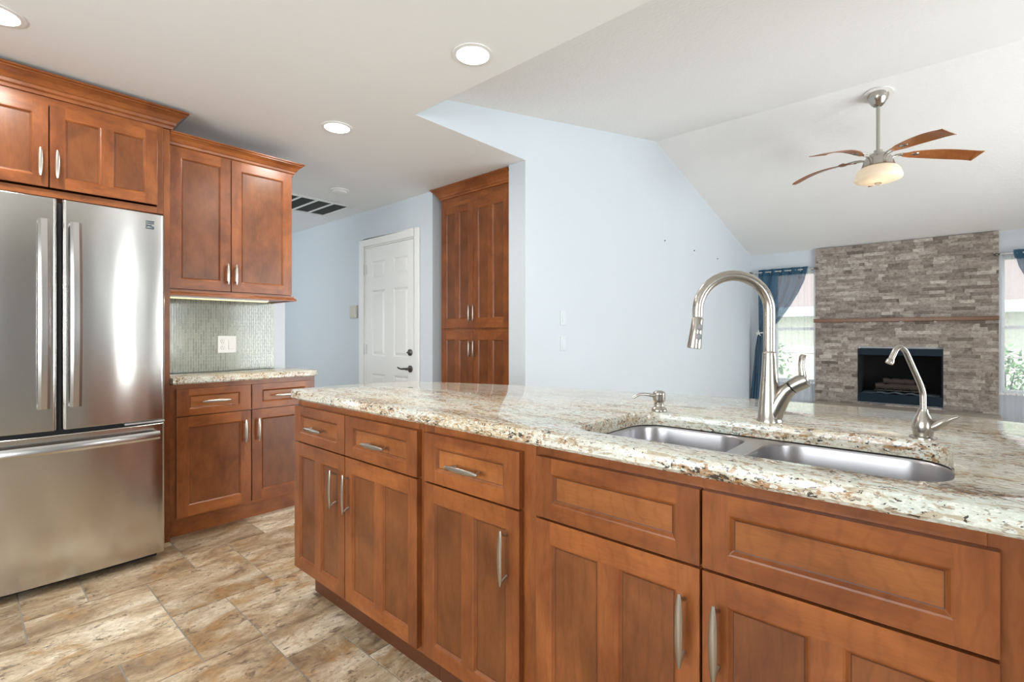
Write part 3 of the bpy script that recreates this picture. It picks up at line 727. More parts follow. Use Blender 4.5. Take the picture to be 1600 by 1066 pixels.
# ---- filtered-water tap
ft = tag(empty('filter_faucet', (-0.045, 1.51, CT1)), 'small brushed nickel filter tap with thin bent spout right of the main faucet', 'faucet')
b_ = MB(); b_.lathe([(0.0, 0), (0.0265, 0), (0.0265, 0.003), (0.0185, 0.006), (0.0195, 0.012), (0.0215, 0.024), (0.0205, 0.037), (0.016, 0.05), (0.0108, 0.06), (0.0095, 0.068), (0.006, 0.069)], 'brushed_nickel', seg=28)
b_.build('base', ft, smooth=50)
s_ = MB(); k_ = [(0.0, 0.064), (0.0, 0.092), (0.001, 0.108), (0.006, 0.124), (0.012, 0.138), (0.034, 0.186), (0.042, 0.203), (0.050, 0.212), (0.059, 0.2135), (0.067, 0.207), (0.074, 0.193), (0.078, 0.184)]
s_.tube([(D.x*a, D.y*a, z) for a, z in catmull(k_, 3)], 0.0062, 'brushed_nickel', 16)
tp_ = [(0.0775, 0.1855), (0.080, 0.181), (0.0825, 0.176)]
s_.tube([(D.x*a, D.y*a, z) for a, z in tp_], [0.0072, 0.0085, 0.0080], 'brushed_nickel', 16); s_.build('spout', ft, smooth=60)
l_ = MB(); l_.tube([(0.006, 0, 0.022), (0.020, 0, 0.030), (0.034, 0, 0.042), (0.046, 0, 0.051), (0.058, 0, 0.056), (0.062, 0, 0.058)], [0.012, 0.0165, 0.0165, 0.0120, 0.0060, 0.0045], 'brushed_nickel', 16, flat=[(0.7, 1)]*6)
l_.build('lever_handle', ft, smooth=60)

# ---- soap dispenser
so = tag(empty('soap_dispenser', (-0.69, 1.482, CT1)), 'short brushed nickel soap dispenser pump behind the left sink bowl', 'soap dispenser')
b_ = MB(); b_.lathe([(0.0, 0), (0.0235, 0), (0.0240, 0.004), (0.021, 0.010), (0.0170, 0.013), (0.0150, 0.018), (0.0150, 0.024), (0.012, 0.028)], 'brushed_nickel', seg=28); b_.build('base', so, smooth=50)
p_ = MB(); p_.lathe([(0.010, 0.026), (0.0160, 0.029), (0.0185, 0.033), (0.0190, 0.036), (0.0185, 0.054), (0.0190, 0.057), (0.0165, 0.062), (0.009, 0.065), (0.0, 0.0655)], 'brushed_nickel', seg=28)
p_.tube([(D.x*a, D.y*a, z) for a, z in catmull([(0.012, 0.047), (0.032, 0.052), (0.052, 0.054), (0.068, 0.051), (0.084, 0.042)], 3)], [0.0052]*5+[0.0042]*8, 'brushed_nickel', 12); p_.build('pump', so, smooth=50)

# ------------------------------------------------------------------ left run (fronts face +X): local x -> +Y, local -y -> +X
RZ = R(90)
# base cabinet
XC = -3.290
bc = tag(empty('base_cabinet', (XC, 0.789, 0), RZ), 'two-door two-drawer base cabinet beside the fridge under the tiled backsplash', 'cabinet')
carcass(bc, 0, 0.846, 0.382, 0.105, 0.885, stile=0.03)
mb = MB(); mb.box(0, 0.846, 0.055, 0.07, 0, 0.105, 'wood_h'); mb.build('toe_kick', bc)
mb = MB(); mb.box(0.03, 0.816, 0.0, 0.02, 0.685, 0.715, 'wood_h'); mb.build('mid_rail', bc)
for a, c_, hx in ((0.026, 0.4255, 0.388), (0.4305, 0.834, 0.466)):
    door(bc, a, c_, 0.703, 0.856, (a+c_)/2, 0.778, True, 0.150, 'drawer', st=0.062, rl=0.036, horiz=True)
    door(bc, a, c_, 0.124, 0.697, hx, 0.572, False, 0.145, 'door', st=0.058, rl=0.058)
outer = [(XL+0.001, 0.789), (-3.268, 0.789), (-3.255, 0.795), (-3.25, 0.81), (-3.25, 1.58), (-3.254, 1.615), (-3.268, 1.645), (-3.295, 1.66), (-3.33, 1.665), (-3.60, 1.665), (XL-0.10, 1.665), (XL-0.12, 1.655), (XL-0.12, 1.602), (XL+0.001, 1.602)]
cl = slab('side_countertop', outer, None, CT0, CT1, 'granite', r=0.010)
tag(cl, 'short granite countertop beside the fridge in front of the mosaic backsplash', 'countertop')
bs = MB(); bs.box(XL+0.001, XL+0.009, 0.789, 1.517, CT1+0.001, 1.40, 'mosaic')
tag(bs.build('tile_backsplash'), 'grey-green glass mosaic backsplash between counter and wall cabinet', 'backsplash')
# outlet and rocker plate
pl = tag(empty('outlet_plate', (XL+0.009, 1.147, 1.046), RZ), 'white double outlet and rocker switch plate on the mosaic backsplash', 'outlet')
mb = MB(); mb.box(0, 0.116, -0.006, 0, 0, 0.116, 'white_plastic'); mb.build('cover_plate', pl, bevel=0.002)
mb = MB()
for zc in (0.037, 0.079):
    mb.lathe([(0.0165, 0), (0.0165, 0.0095), (0.015, 0.010)], 'white_plastic', (0.034, 0, zc), 20, 'y')
    for dx, hh in ((-0.006, 0.0042), (0.006, 0.0034)): mb.box(0.034+dx-0.0011, 0.034+dx+0.0011, -0.0104, -0.0099, zc+0.001-hh/2+0.002, zc+0.003+hh, 'dark_slot')
    mb.box(0.032, 0.036, -0.0104, -0.0099, zc-0.010, zc-0.006, 'dark_slot')
mb.build('receptacle', pl)
mb = MB(); mb.prism([(-0.006, 0.026), (-0.0115, 0.026), (-0.0075, 0.090), (-0.006, 0.090)], 'x', 0.066, 0.099, 'white_plastic'); mb.build('rocker_switch', pl, bevel=0.001)

def crown(mb, path, mat='wood_h', prof=None, s=1.0):
    """sweep the crown profile (out, up) along a path of (x, y, nx, ny) mitre points"""
    prof = prof or [(0, 0), (0.010, 0), (0.012, 0.012), (0.020, 0.018), (0.022, 0.030), (0.027, 0.034), (0.038, 0.052), (0.053, 0.064), (0.058, 0.066), (0.058, 0.072), (0.066, 0.075), (0.066, 0.082), (0, 0.082)]
    n = len(prof)
    for (a, c_) in zip(path, path[1:]):
        for i in range(n):
            p, q = prof[i], prof[(i+1) % n]
            P = lambda u, v: (u[0] + u[2]*v[0]*s, u[1] + u[3]*v[0]*s, u[4] + v[1]*s)
            mb.face([P(a, p), P(c_, p), P(c_, q), P(a, q)], mat)
    for e in (path[0], path[-1]): mb.face([(e[0]+e[2]*p[0]*s, e[1]+e[3]*p[0]*s, e[4]+p[1]*s) for p in prof], mat)
# wall cabinet
XU = -3.335
wc = tag(empty('upper_cabinet', (XU, 0.789, 1.40), RZ), 'two-door wall cabinet with crown moulding above the mosaic backsplash', 'cabinet')
ww = 0.704
carcass(wc, 0, ww, 0.337, 0.0, 0.875, stile=0.03, top=True)
door(wc, 0.004, 0.3235, 0.036, 0.850, 0.302, 0.140, False, 0.128, 'door', st=0.056, rl=0.056)
door(wc, 0.3275, 0.700, 0.036, 0.850, 0.349, 0.140, False, 0.128, 'door', st=0.056, rl=0.056)
mb = MB(); crown(mb, [(0, -0.0, 0, -1, 0.841), (ww, 0, 1, -1, 0.841), (ww, 0.337, 1, 0, 0.841)]); mb.build('crown_moulding', wc)
lr = [(0, 0), (0, 0.032), (0.010, 0.032), (0.010, 0.022), (0.018, 0.016), (0.022, 0.006), (0.022, 0)]
mb = MB(); crown(mb, [(0, -0.012, 0, -1, -0.005), (ww, -0.012, 1, -1, -0.005), (ww, 0.337, 1, 0, -0.005)], prof=lr); mb.build('light_rail', wc)
us = tag(empty('under_cabinet_light', (XU-0.03, 0.80, 1.3775), RZ), 'slim glowing strip light under the wall cabinet', 'light')
mb = MB(); mb.box(0, 0.56, 0, 0.05, 0.010, 0.022, 'white_plastic'); mb.build('housing', us)
mb = MB(); mb.box(0.005, 0.555, 0.004, 0.046, 0.006, 0.010, 'strip_lens'); mb.build('lens', us)
area('strip_glow', (XU-0.055, 1.08, 1.37), (XU-0.16, 1.08, 1.0), 0.05, 0.5, 0.5, (1.0, 0.90, 0.62)).rotation_euler = (0, R(-14), 0)

# tall end panel, then the cabinet over the fridge
XP = -3.282
ep = MB(); ep.box(XL, XP, 0.756, 0.787, 0, 2.325, 'wood_v')
fc = tag(empty('fridge_cabinet', (XP, -0.185, 1.843), RZ), 'deep two-door cabinet with crown moulding directly above the fridge', 'cabinet')
fw = 0.940
carcass(fc, 0, fw, 0.386, 0, 0.492, stile=0.03, top=True)
door(fc, 0.036, 0.470, 0.043, 0.445, 0.440, 0.155, False, 0.135, 'door', st=0.055, rl=0.052, mid=True)
door(fc, 0.4745, 0.910, 0.043, 0.445, 0.500, 0.155, False, 0.135, 'door', st=0.055, rl=0.052, mid=True)
mb = MB(); crown(mb, [(0, 0, -1, -1, 0.4835), (fw+0.032, 0, 1, -1, 0.4835), (fw+0.032, 0.386, 1, 0, 0.4835)], s=1.15); mb.build('crown_moulding', fc)
tag(ep.build('fridge_end_panel', bevel=0.001), 'tall narrow wooden end panel standing between fridge and base cabinet', 'panel')
ep2 = MB(); ep2.box(XL, XP, -0.217, -0.186, 0, 2.325, 'wood_v'); tag(ep2.build('fridge_end_panel', bevel=0.001), 'tall wooden end panel on the far left side of the fridge', 'panel')

# ------------------------------------------------------------------ french-door fridge
FX = -3.052; Y0, Y1, YM = -0.108, 0.714, 0.303
fr = tag(empty('refrigerator', (FX, Y0, 0), RZ), 'stainless french-door refrigerator with bottom freezer drawer under a cabinet', 'refrigerator')
FW = Y1 - Y0
mb = MB(); mb.box(0.004, FW-0.004, 0.075, 0.61, 0.055, 1.765, 'fridge_side'); mb.build('body', fr, bevel=0.004)
mb = MB(); mb.box(0.02, FW-0.02, 0.09, 0.60, 0.0, 0.055, 'black_gasket'); mb.build('base_grille', fr)
mb = MB(); mb.box(0.012, FW-0.012, 0.056, 0.074, 0.06, 1.76, 'black_gasket'); mb.build('door_gasket', fr)
def bowed(x0, x1, z0, z1, full=(0, None), bow=0.020, t=0.055, rr=0.014):
    """slab whose front face bows out gently; soft vertical edges"""
    mb = MB(); rs = []; n = 22; f0, f1 = full[0], full[1] or FW
    xs = [x0 + (x1-x0)*k/n for k in range(n+1)]
    def yf(x):
        u = (x - (f0+f1)/2)/((f1-f0)/2); y = -bow*(1-u*u) + 0.004
        for e in (x-x0, x1-x):
            if e < rr: y += rr - math.sqrt(max(0, rr*rr-(rr-e)**2))
        return y
    xs = sorted(set(xs + [x0+rr*k/6 for k in range(7)] + [x1-rr*k/6 for k in range(7)]))
    poly = [(x, yf(x)) for x in xs] + [(x1, t), (x0, t)]
    mb.prism(poly, 'z', z0, z1, 'stainless')
    return mb
md = (YM-Y0)
for nm, x0, x1, z0, z1 in (('door', 0.002, md-0.0085, 0.732, 1.790), ('door', md+0.0085, FW-0.002, 0.732, 1.790)):
    dd = bowed(x0, x1, z0, z1).build(nm, fr, bevel=0.003, smooth=30)
    left = x0 < 0.1
    hx = (md-0.055) if left else (md+0.052)
    hm = MB(); pts = []; fl_ = []
    for k in range(17):
        u = -1 + k/8; pts.append((hx, -0.044 - 0.026*(1-u*u), 1.262 + u*0.425)); fl_.append((0.0205, 0.0095))
    hm.rings([[(p[0]-f[0]*0.95, p[1]+0.006, p[2]), (p[0]-f[0], p[1], p[2]), (p[0]-f[0]*0.5, p[1]-0.008, p[2]), (p[0]+f[0]*0.5, p[1]-0.008, p[2]), (p[0]+f[0], p[1], p[2]), (p[0]+f[0]*0.95, p[1]+0.006, p[2])] for p, f in zip(pts, fl_)], 'fridge_handle')
    for z in (0.845, 1.679): hm.box(hx-0.017, hx+0.017, -0.042, -0.0155, z-0.007, z+0.012 if z < 1 else z+0.007, 'fridge_handle')
    hm.build('door_handle', dd, smooth=25)
mb = MB(); mb.box(md-0.022, md+0.022, 0.040, 0.056, 0.74, 1.78, 'black_gasket'); mb.build('centre_flap', fr)
fz = bowed(0.002, FW-0.002, 0.042, 0.712).build('freezer_drawer', fr, bevel=0.004, smooth=30)
hm = MB(); rs = []
for k in range(21):
    u = -1 + k/10; x = FW/2 + u*0.375; y = -0.046 - 0.030*(1-u*u); z = 0.660
    rs.append([(x, y+0.010, z-0.019), (x, y, z-0.021), (x, y-0.006, z-0.010), (x, y-0.006, z+0.006), (x, y, z+0.020), (x, y+0.010, z+0.018)])
hm.rings(rs, 'fridge_handle')
for x in (FW/2-0.368, FW/2+0.368): hm.box(x-0.008, x+0.008, -0.042, 0.002, 0.645, 0.675, 'fridge_handle')
hm.build('drawer_handle', fz, smooth=25)
for hx_ in (0.004, FW-0.17): hn = MB(); hn.box(hx_, hx_+0.166, 0.006, 0.05, 0.7165, 0.7275, 'vent_grey'); hn.build('hinge_cover', fr, bevel=0.002)
# badge: slanting bars
bg = MB(); bx, bz = 0.736, 1.713
def bar(x0, z0, x1, z1, th):
    bg.box(0, 0, 0, 0, 0, 0, 'badge_dark') if False else None
    P = [(x0, z0), (x1, z1), (x1, z1+th), (x0, z0+th)]
    yb = [-0.0235 + 0.078*0 for _ in P]
    bg.prism(P, 'y', -0.0085, -0.0045, 'badge_dark')
bar(bx, bz+0.032, bx+0.034, bz+0.032, 0.005); bar(bx, bz+0.023, bx+0.034, bz+0.023, 0.0045); bar(bx, bz+0.014, bx+0.034, bz+0.004, 0.005); bar(bx, bz+0.004, bx+0.022, bz+0.014, 0.005); bar(bx, bz-0.003, bx+0.034, bz-0.003, 0.005)
bg.build('brand_badge', fr, weld=False)

# ------------------------------------------------------------------ pantry
pn = tag(empty('pantry_cabinet', (-3.335, 2.815, 0)), 'tall built-in wooden pantry cabinet with four doors beside the white door', 'cabinet')
PW = 0.845
carcass(pn, 0, PW, 0.59, 0.10, 2.35, stile=0.035, top=True)
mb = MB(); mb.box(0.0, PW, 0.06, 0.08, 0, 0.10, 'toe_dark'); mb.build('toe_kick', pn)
mb = MB(); mb.box(0.035, PW-0.035, 0, 0.02, 1.196, 1.228, 'wood_h'); mb.build('mid_rail', pn)
mb = MB(); mb.box(0.035, PW-0.035, 0, 0.02, 2.24, 2.30, 'wood_h'); mb.build('top_rail', pn)
mb = MB(); crown(mb, [(0, 0.30, -1, 0, 2.345), (0, 0, -1, -1, 2.345), (PW, 0, 0, -1, 2.345)], s=1.12); mb.box(0, PW, 0.02, 0.58, 2.351, 2.43, 'wood_h'); mb.build('crown_moulding', pn)
for a, c_, hx in ((0.030, 0.4195, 0.392), (0.4235, 0.815, 0.444)):
    door(pn, a, c_, 1.226, 2.262, hx, 1.347, False, 0.135, 'door', st=0.055, rl=0.075, top=0.055, mid=True)
    door(pn, a, c_, 0.115, 1.200, hx, 1.052, False, 0.135, 'door', st=0.055, rl=0.055, top=0.070, mid=True)

# ------------------------------------------------------------------ ceiling fittings
def can(x, y, label, power):
    r_ = tag(empty('recessed_light', (x, y, CZ)), label, 'ceiling light', 'recessed kitchen ceiling lights')
    mb = MB(); mb.lathe([(0.092, -0.001), (0.092, -0.004), (0.074, -0.006), (0.072, -0.001)], 'white_plastic', seg=40, caps=False); mb.build('trim_ring', r_, smooth=50)
    mb = MB(); mb.lathe([(0.073, -0.0015), (0.06, -0.003), (0.0, -0.004)], 'can_lens', seg=32); mb.build('lens', r_, smooth=60)
    l = bpy.data.lights.new('can_beam', 'AREA'); l.shape = 'DISK'; l.size = 0.14; l.energy = power; l.color = (1, 0.96, 0.9)
    o = bpy.data.objects.new('can_beam', l); COL.objects.link(o); o.location = (x, y, CZ-0.012)
can(-1.612, 1.545, 'recessed ceiling light above the island, nearest of the three', 8)
can(-2.800, 1.535, 'recessed ceiling light between the island and wall cabinet', 8)
can(-2.815, 0.090, 'recessed ceiling light in front of the fridge at top left', 8)
sd_ = tag(empty('smoke_detector', (-3.995, 2.215, CZ)), 'round white smoke detector on the ceiling by the return vent', 'smoke detector')
mb = MB(); mb.lathe([(0.078, 0), (0.078, -0.010), (0.072, -0.014)], 'white_plastic', seg=36); mb.build('base', sd_, smooth=50)
mb = MB(); mb.lathe([(0.060, -0.014), (0.060, -0.026), (0.045, -0.034), (0.0, -0.036)], 'white_plastic', seg=36); mb.build('cover', sd_, smooth=50)
vt = tag(empty('return_air_grille', (-4.985, 1.55, CZ)), 'white ceiling return air grille with dark filter panels near the hall', 'vent')
VW, VL = 0.60, 1.045
mb = MB()
for a in [(0, 0.045, 0, VL), (VW-0.045, VW, 0, VL), (0.045, VW-0.045, 0, 0.045), (0.045, VW-0.045, VL-0.045, VL)]: mb.box(*a, -0.012, 0, 'white_trim')
mb.build('frame', vt, bevel=0.003)
mb = MB(); mb.box(0.045, VW-0.045, 0.045, VL-0.045, -0.004, -0.001, 'filter_dark'); mb.build('filter', vt)
for k in range(1, 6): mb = MB(); y = 0.045 + (VL-0.09)*k/6; mb.box(0.045, VW-0.045, y-0.009, y+0.009, -0.012, -0.004, 'white_trim'); mb.build('slat', vt)

# keypad, light switches, wall anchors
kp = tag(empty('alarm_keypad', (-4.76, 2.779, 1.345)), 'beige alarm keypad mounted on the wall left of the white door', 'keypad')
mb = MB(); mb.box(0, 0.12, -0.028, 0, 0, 0.135, 'ivory_plastic'); mb.build('case', kp, bevel=0.006)
mb = MB(); mb.box(0.012, 0.108, -0.031, -0.028, 0.012, 0.10, 'ivory_plastic'); mb.build('flip_cover', kp, bevel=0.002)
def wplate(name, y, z, h, label, cat, kind):
    r_ = tag(empty(name, (XB, y, z), RZ), label, cat)
    mb = MB(); mb.box(-0.036, 0.036, -0.006, 0, -h/2, h/2, 'plate_pale'); mb.build('cover_plate', r_, bevel=0.002)
    mb = MB()
    if kind == 'switch': mb.prism([(-0.006, -0.033), (-0.011, -0.033), (-0.0075, 0.033), (-0.006, 0.033)], 'x', -0.017, 0.017, 'plate_pale'); mb.build('rocker', r_)
    else:
        for zc in (-0.021, 0.021):
            mb.lathe([(0.0165, 0), (0.0165, 0.0085)], 'plate_pale', (0, 0, zc), 18, 'y'); mb.box(-0.007, -0.005, -0.009, -0.0085, zc, zc+0.007, 'dark_slot'); mb.box(0.005, 0.007, -0.009, -0.0085, zc, zc+0.007, 'dark_slot')
        mb.build('receptacle', r_)
wplate('light_switch', 3.195, 1.303, 0.115, 'upper of two pale light switches on the long blue wall', 'light switch', 'switch')
wplate('light_switch', 3.195, 1.100, 0.115, 'lower of two pale light switches on the long blue wall', 'light switch', 'switch')
wplate('outlet', 6.276, 0.43, 0.115, 'pale wall outlet low on the long blue wall just above the counter edge', 'outlet', 'outlet')
wplate('outlet', 7.82, 0.42, 0.115, 'pale wall outlet low on the blue wall near the tied blue curtain', 'outlet', 'outlet')
for y, z, w_ in ((5.076, 2.189, 'left'), (5.897, 2.186, 'middle'), (6.696, 2.178, 'right')):
    mb = MB(); mb.lathe([(0.008, 0), (0.008, 0.003), (0.004, 0.005), (0.004, 0.011)], 'dark_slot', (0, 0, 0), 10, 'x')
    tag(mb.build('screw', loc=(XB, y, z)), {'left': 'dark screw high on the long blue wall, nearest of the three', 'middle': 'dark screw high on the long blue wall, middle of the three', 'right': 'dark screw high on the blue wall, closest to the fireplace corner'}[w_], 'screw', 'screws left in the blue wall')

# ------------------------------------------------------------------ fireplace
FX0, FX1, FYS = -1.425, 0.442, YF - 0.035
fp = tag(empty('fireplace', (FX0, FYS, 0)), 'floor-to-ceiling stacked stone fireplace with black firebox on the far wall', 'fireplace')
FWd = FX1-FX0; OXa, OXb, OZa, OZb = 0.500, 1.376, 0.268, 0.984
mb = MB(); q = random.Random(21); rowh = 0.0420; z = 0.0; k = 0; top = vz(YF)-0.004
while z < top - 0.005:
    z1 = min(z + rowh, top); x = -q.uniform(0, 0.15)
    while x < FWd:
        wd = q.choice([0.07, 0.10, 0.13, 0.16, 0.21]) * q.uniform(0.85, 1.15); xa, xb = max(x, 0), min(x+wd, FWd); x += wd
        if xb - xa < 0.01: continue
        segs = [(xa, xb)]
        if z1 > OZa and z < OZb: segs = [s for s in ((xa, min(xb, OXa)), (max(xa, OXb), xb)) if s[1]-s[0] > 0.004]
        for a, c_ in segs:
            d = q.uniform(0, 0.014); v = min(1, max(0, q.gauss(0.55, 0.24)))
            mb.box(a, c_, -d, 0.034, z, z1, 'ledger_stone', (v, q.random(), q.random()), skip='k')
    z = z1
mb.build('stone_face', fp, weld=False)
mb = MB(); mb.box(OXa, OXb, 0.0, 0.035, OZa-0.03, OZa, 'hearth_dark')
mb = MB()
mb.box(0.0, FWd, -0.13, -0.016, 1.340, 1.388, 'mantel_wood'); mb.build('mantel_shelf', fp, bevel=0.006)
for x in (0.36, 0.64, 0.96, 1.30):
    mb = MB(); mb.box(x-0.012, x+0.012, -0.075, -0.016, 1.328, 1.340, 'vent_grey'); mb.build('mantel_bracket', fp, bevel=0.002)
hb_ = MB(); hb_.box(0.035, FWd-0.0, -0.42, -0.016, 0.0, 0.205, 'ledger_stone', (0.5, 0.4, 0.3)); hb_.box(0.02, FWd+0.01, -0.44, -0.016, 0.205, 0.228, 'hearth_stone'); hb_.build('hearth', fp, bevel=0.004)
# metal firebox insert
ib = MB(); e = 0.003
ib.box(OXa+e, OXb-e, -0.012, 0.004, OZb-0.085, OZb-e, 'firebox_blue_black'); ib.box(OXa+e, OXb-e, -0.012, 0.004, OZa, OZa+0.115, 'firebox_blue_black')
ib.box(OXa+e, OXa+0.02, -0.012, 0.004, OZa+0.115, OZb-0.085, 'firebox_black'); ib.box(OXb-0.02, OXb-e, -0.012, 0.004, OZa+0.115, OZb-0.085, 'firebox_black')
ib.build('firebox_frame', fp, bevel=0.002)
ib = MB()
ib.box(OXa+e, OXb-e, 0.50, 0.52, OZa, OZb, 'soot'); ib.box(OXa+e, OXa+0.02, 0.006, 0.50, OZa, OZb, 'soot'); ib.box(OXb-0.02, OXb-e, 0.006, 0.50, OZa, OZb, 'soot')
ib.box(OXa+e, OXb-e, 0.006, 0.50, OZa+0.09, OZa+0.11, 'soot'); ib.box(OXa+e, OXb-e, 0.006, 0.50, OZb-0.02, OZb-0.003, 'soot')
ib.build('firebox_liner', fp)
gt = MB()
for k in range(6): x = 0.70+0.09*k; gt.tube([(x, 0.07, OZa+0.20), (x, 0.08, OZa+0.155), (x, 0.32, OZa+0.155)], 0.007, 'dark_bronze', 8)
gt.tube([(0.67, 0.12, OZa+0.155), (1.19, 0.12, OZa+0.155)], 0.007, 'dark_bronze', 8); gt.tube([(0.67, 0.30, OZa+0.155), (1.19, 0.30, OZa+0.155)], 0.007, 'dark_bronze', 8)
for x in (0.70, 1.15):
    for y in (0.12, 0.30): gt.tube([(x, y, OZa+0.11), (x, y, OZa+0.155)], 0.006, 'dark_bronze', 8)
gt.build('grate', fp, smooth=50)
for x0, x1, y, z, r_ in ((0.68, 1.16, 0.14, 0.205, 0.042), (0.72, 1.2, 0.25, 0.205, 0.045), (0.76, 1.08, 0.19, 0.275, 0.038)):
    lg = MB(); pts = [(x0+(x1-x0)*k/8, y+0.01*math.sin(k*1.7), OZa+z+0.008*math.sin(k*2.3)) for k in range(9)]
    lg.tube(pts, [r_*(1+0.08*math.sin(k*3.1)) for k in range(9)], 'log_bark', 10); lg.build('log', fp, smooth=60)
ah = MB(); n = 24
ah.rings([[(OXa+0.03+(OXb-OXa-0.06)*k/n, y, OZa+0.112+0.03*math.sin(PI*k/n)*(0.7+0.5*math.sin(k*1.3))*s) for k in range(n+1)] for y, s in ((0.02, 0.6), (0.05, 1.0), (0.30, 1.0), (0.45, 0.2))], 'ash', caps=False, closed=False)
ah.build('ash_bed', fp, smooth=60)

# ------------------------------------------------------------------ curtains
def rod(x0, x1, label, cx_):
    r_ = tag(empty('curtain_rod', (x0, YF-0.075, 2.112)), label, 'curtain rod')
    mb = MB(); mb.tube([(0.04, 0, 0), (x1-x0-0.04, 0, 0)], 0.0095, 'vent_grey', 12); mb.build('rod', r_, smooth=50)
    for x, s in ((0.04, -1), (x1-x0-0.04, 1)):
        f = MB(); f.lathe([(0.011, 0), (0.014, 0.006), (0.008, 0.012), (0.017, 0.022), (0.021, 0.034), (0.014, 0.046), (0.006, 0.054), (0.0, 0.056)], 'dark_bronze', (0, 0, 0), 14, 'x')
        f.v = [(x + s*p[0], p[1], p[2]) for p in f.v]; f.build('finial', r_, smooth=60)
        b_ = MB(); b_.tube([(x - s*0.03, 0, 0), (x - s*0.03, 0.072, -0.01)], 0.006, 'dark_bronze', 8); b_.build('bracket', r_)
    return r_
rod(-2.285, -1.395, 'metal curtain rod over the window left of the fireplace', 0)
rod(0.41, 1.50, 'metal curtain rod over the window right of the fireplace', 0)
def interp(t, pts):
    for (a, va), (c_, vc) in zip(pts, pts[1:]):
        if a <= t <= c_: u = (t-a)/(c_-a); return va+(vc-va)*u
    return pts[-1][1]
def cloth(mb, L_, R_, ztop, zbot, y, folds, amp, mat, nx=72, nz=60, seed=0, topedge=None):
    """L_/R_: lists (t, x) with t 0 at top..1 at bottom"""
    base = len(mb.v); mi = mb.mi(mat)
    for j in range(nz+1):
        t = j/nz; a, c_ = interp(t, L_), interp(t, R_); z = ztop + (zbot-ztop)*t
        full = abs(R_[0][1]-L_[0][1]); sq = max(0.12, min(1, abs(c_-a)/full))
        for i in range(nx+1):
            u = i/nx; ph = folds*2*PI*u + 0.6*math.sin(3*u+seed) + 0.3*math.sin(t*4+seed)
            mb.v.append((a+(c_-a)*u + 0.006*math.sin(ph*0.5+t*3), y + amp*(0.55+0.45*(1-sq))*math.sin(ph) + 0.3*amp*math.sin(2.1*ph+1+t*2), z))
    for j in range(nz):
        for i in range(nx):
            k = base + j*(nx+1)+i; mb.f.append((k, k+1, k+nx+2, k+nx+1)); mb.m.append(mi)
def curtain(loc_x, mirror, label, tlab, x_in, x_out):
    s = -1 if mirror else 1
    r_ = tag(empty('curtain', (loc_x, YF-0.075, 0.17)), label, 'curtain')
    X = lambda v: v*s
    TT = 2.150-0.17; BB = 0.0
    mb = MB()
    Lp = [(0, X(0.0)), (0.2, X(-0.005)), (0.48, X(0.0)), (0.60, X(-0.045)), (1.0, X(-0.115))]
    Rp = [(0, X(0.665)), (0.10, X(0.62)), (0.187, X(0.547)), (0.273, X(0.452)), (0.338, X(0.372)), (0.41, X(0.270)), (0.455, X(0.15)), (0.485, X(0.068)), (0.56, X(0.085)), (0.8, X(0.09)), (1.0, X(0.08))]
    cloth(mb, Lp, Rp, TT, BB, 0.0, 5, 0.024, 'voile_blue', nx=80, nz=64, seed=1)
    mb.build('fabric', r_, smooth=80)
    for u in (0.06, 0.26, 0.46, 0.66, 0.86):
        g_ = MB(); ring = []
        x = X(0.665*u); n = 16
        for k in range(n+1): a = 2*PI*k/n; ring.append((x, 0.021*math.cos(a), TT-0.045+0.021*math.sin(a)))
        g_.tube(ring, 0.0035, 'vent_grey', 6, caps=False); g_.build('grommet', r_, smooth=60)
    h_ = MB(); 
    for yy in (0,): 
        cloth(h_, [(0, X(0)), (1, X(-0.002))], [(0, X(0.667)), (1, X(0.650))], TT+0.002, TT-0.10, -0.003, 5, 0.024, 'voile_blue', nx=80, nz=4, seed=1)
    h_.build('header_band', r_, smooth=80)
    tb = tag(empty('curtain_tieback', (loc_x + X(0.025), YF-0.115, 1.19)), tlab, 'tieback')
    c_ = MB(); ring = [(X(0.035)*math.cos(a)*1.2, 0.045*math.sin(a)+0.03, 0.01*math.cos(a)) for a in [2*PI*k/20 for k in range(21)]]
    c_.tube(ring, 0.007, 'white_plastic', 8, caps=False); c_.build('cord', tb, smooth=60)
    st = MB()
    for k in range(5):
        a = R(90+72*k); b1, b2 = a-R(26), a+R(26)
        st.prism([(0, 0), (0.017*math.cos(b1), 0.017*math.sin(b1)), (0.052*math.cos(a), 0.052*math.sin(a)), (0.017*math.cos(b2), 0.017*math.sin(b2))], 'y', -0.030, -0.018, 'white_plastic')
    st.build('star', tb)
    return r_
curtain(-2.172, False, 'blue voile curtain tied back beside the long blue wall', 'white star tieback holding the blue curtain left of the fireplace', 0, 0)
curtain(1.225, True, 'blue voile curtain at the window right of the fireplace', 'white star tieback on the blue curtain right of the fireplace', 0, 0)
def sheer(x0, x1, label, seed, folds):
    r_ = MB(); w_ = x1-x0
    cloth(r_, [(0, 0), (1, 0.0)], [(0, w_), (1, w_)], 2.14, 0.13, 0, folds, 0.016, 'sheer_white', nx=110, nz=6, seed=seed)
    o = r_.build('sheer_curtain', smooth=80, loc=(x0, YF-0.045, 0)); o.location = (x0, YF-0.034, 0); tag(o, label, 'curtain')
sheer(-2.02, -1.432, 'white sheer curtain panel hanging left of the fireplace', 2, 7)
sheer(0.448, 1.42, 'white sheer curtain panel hanging right of the fireplace', 4, 11)

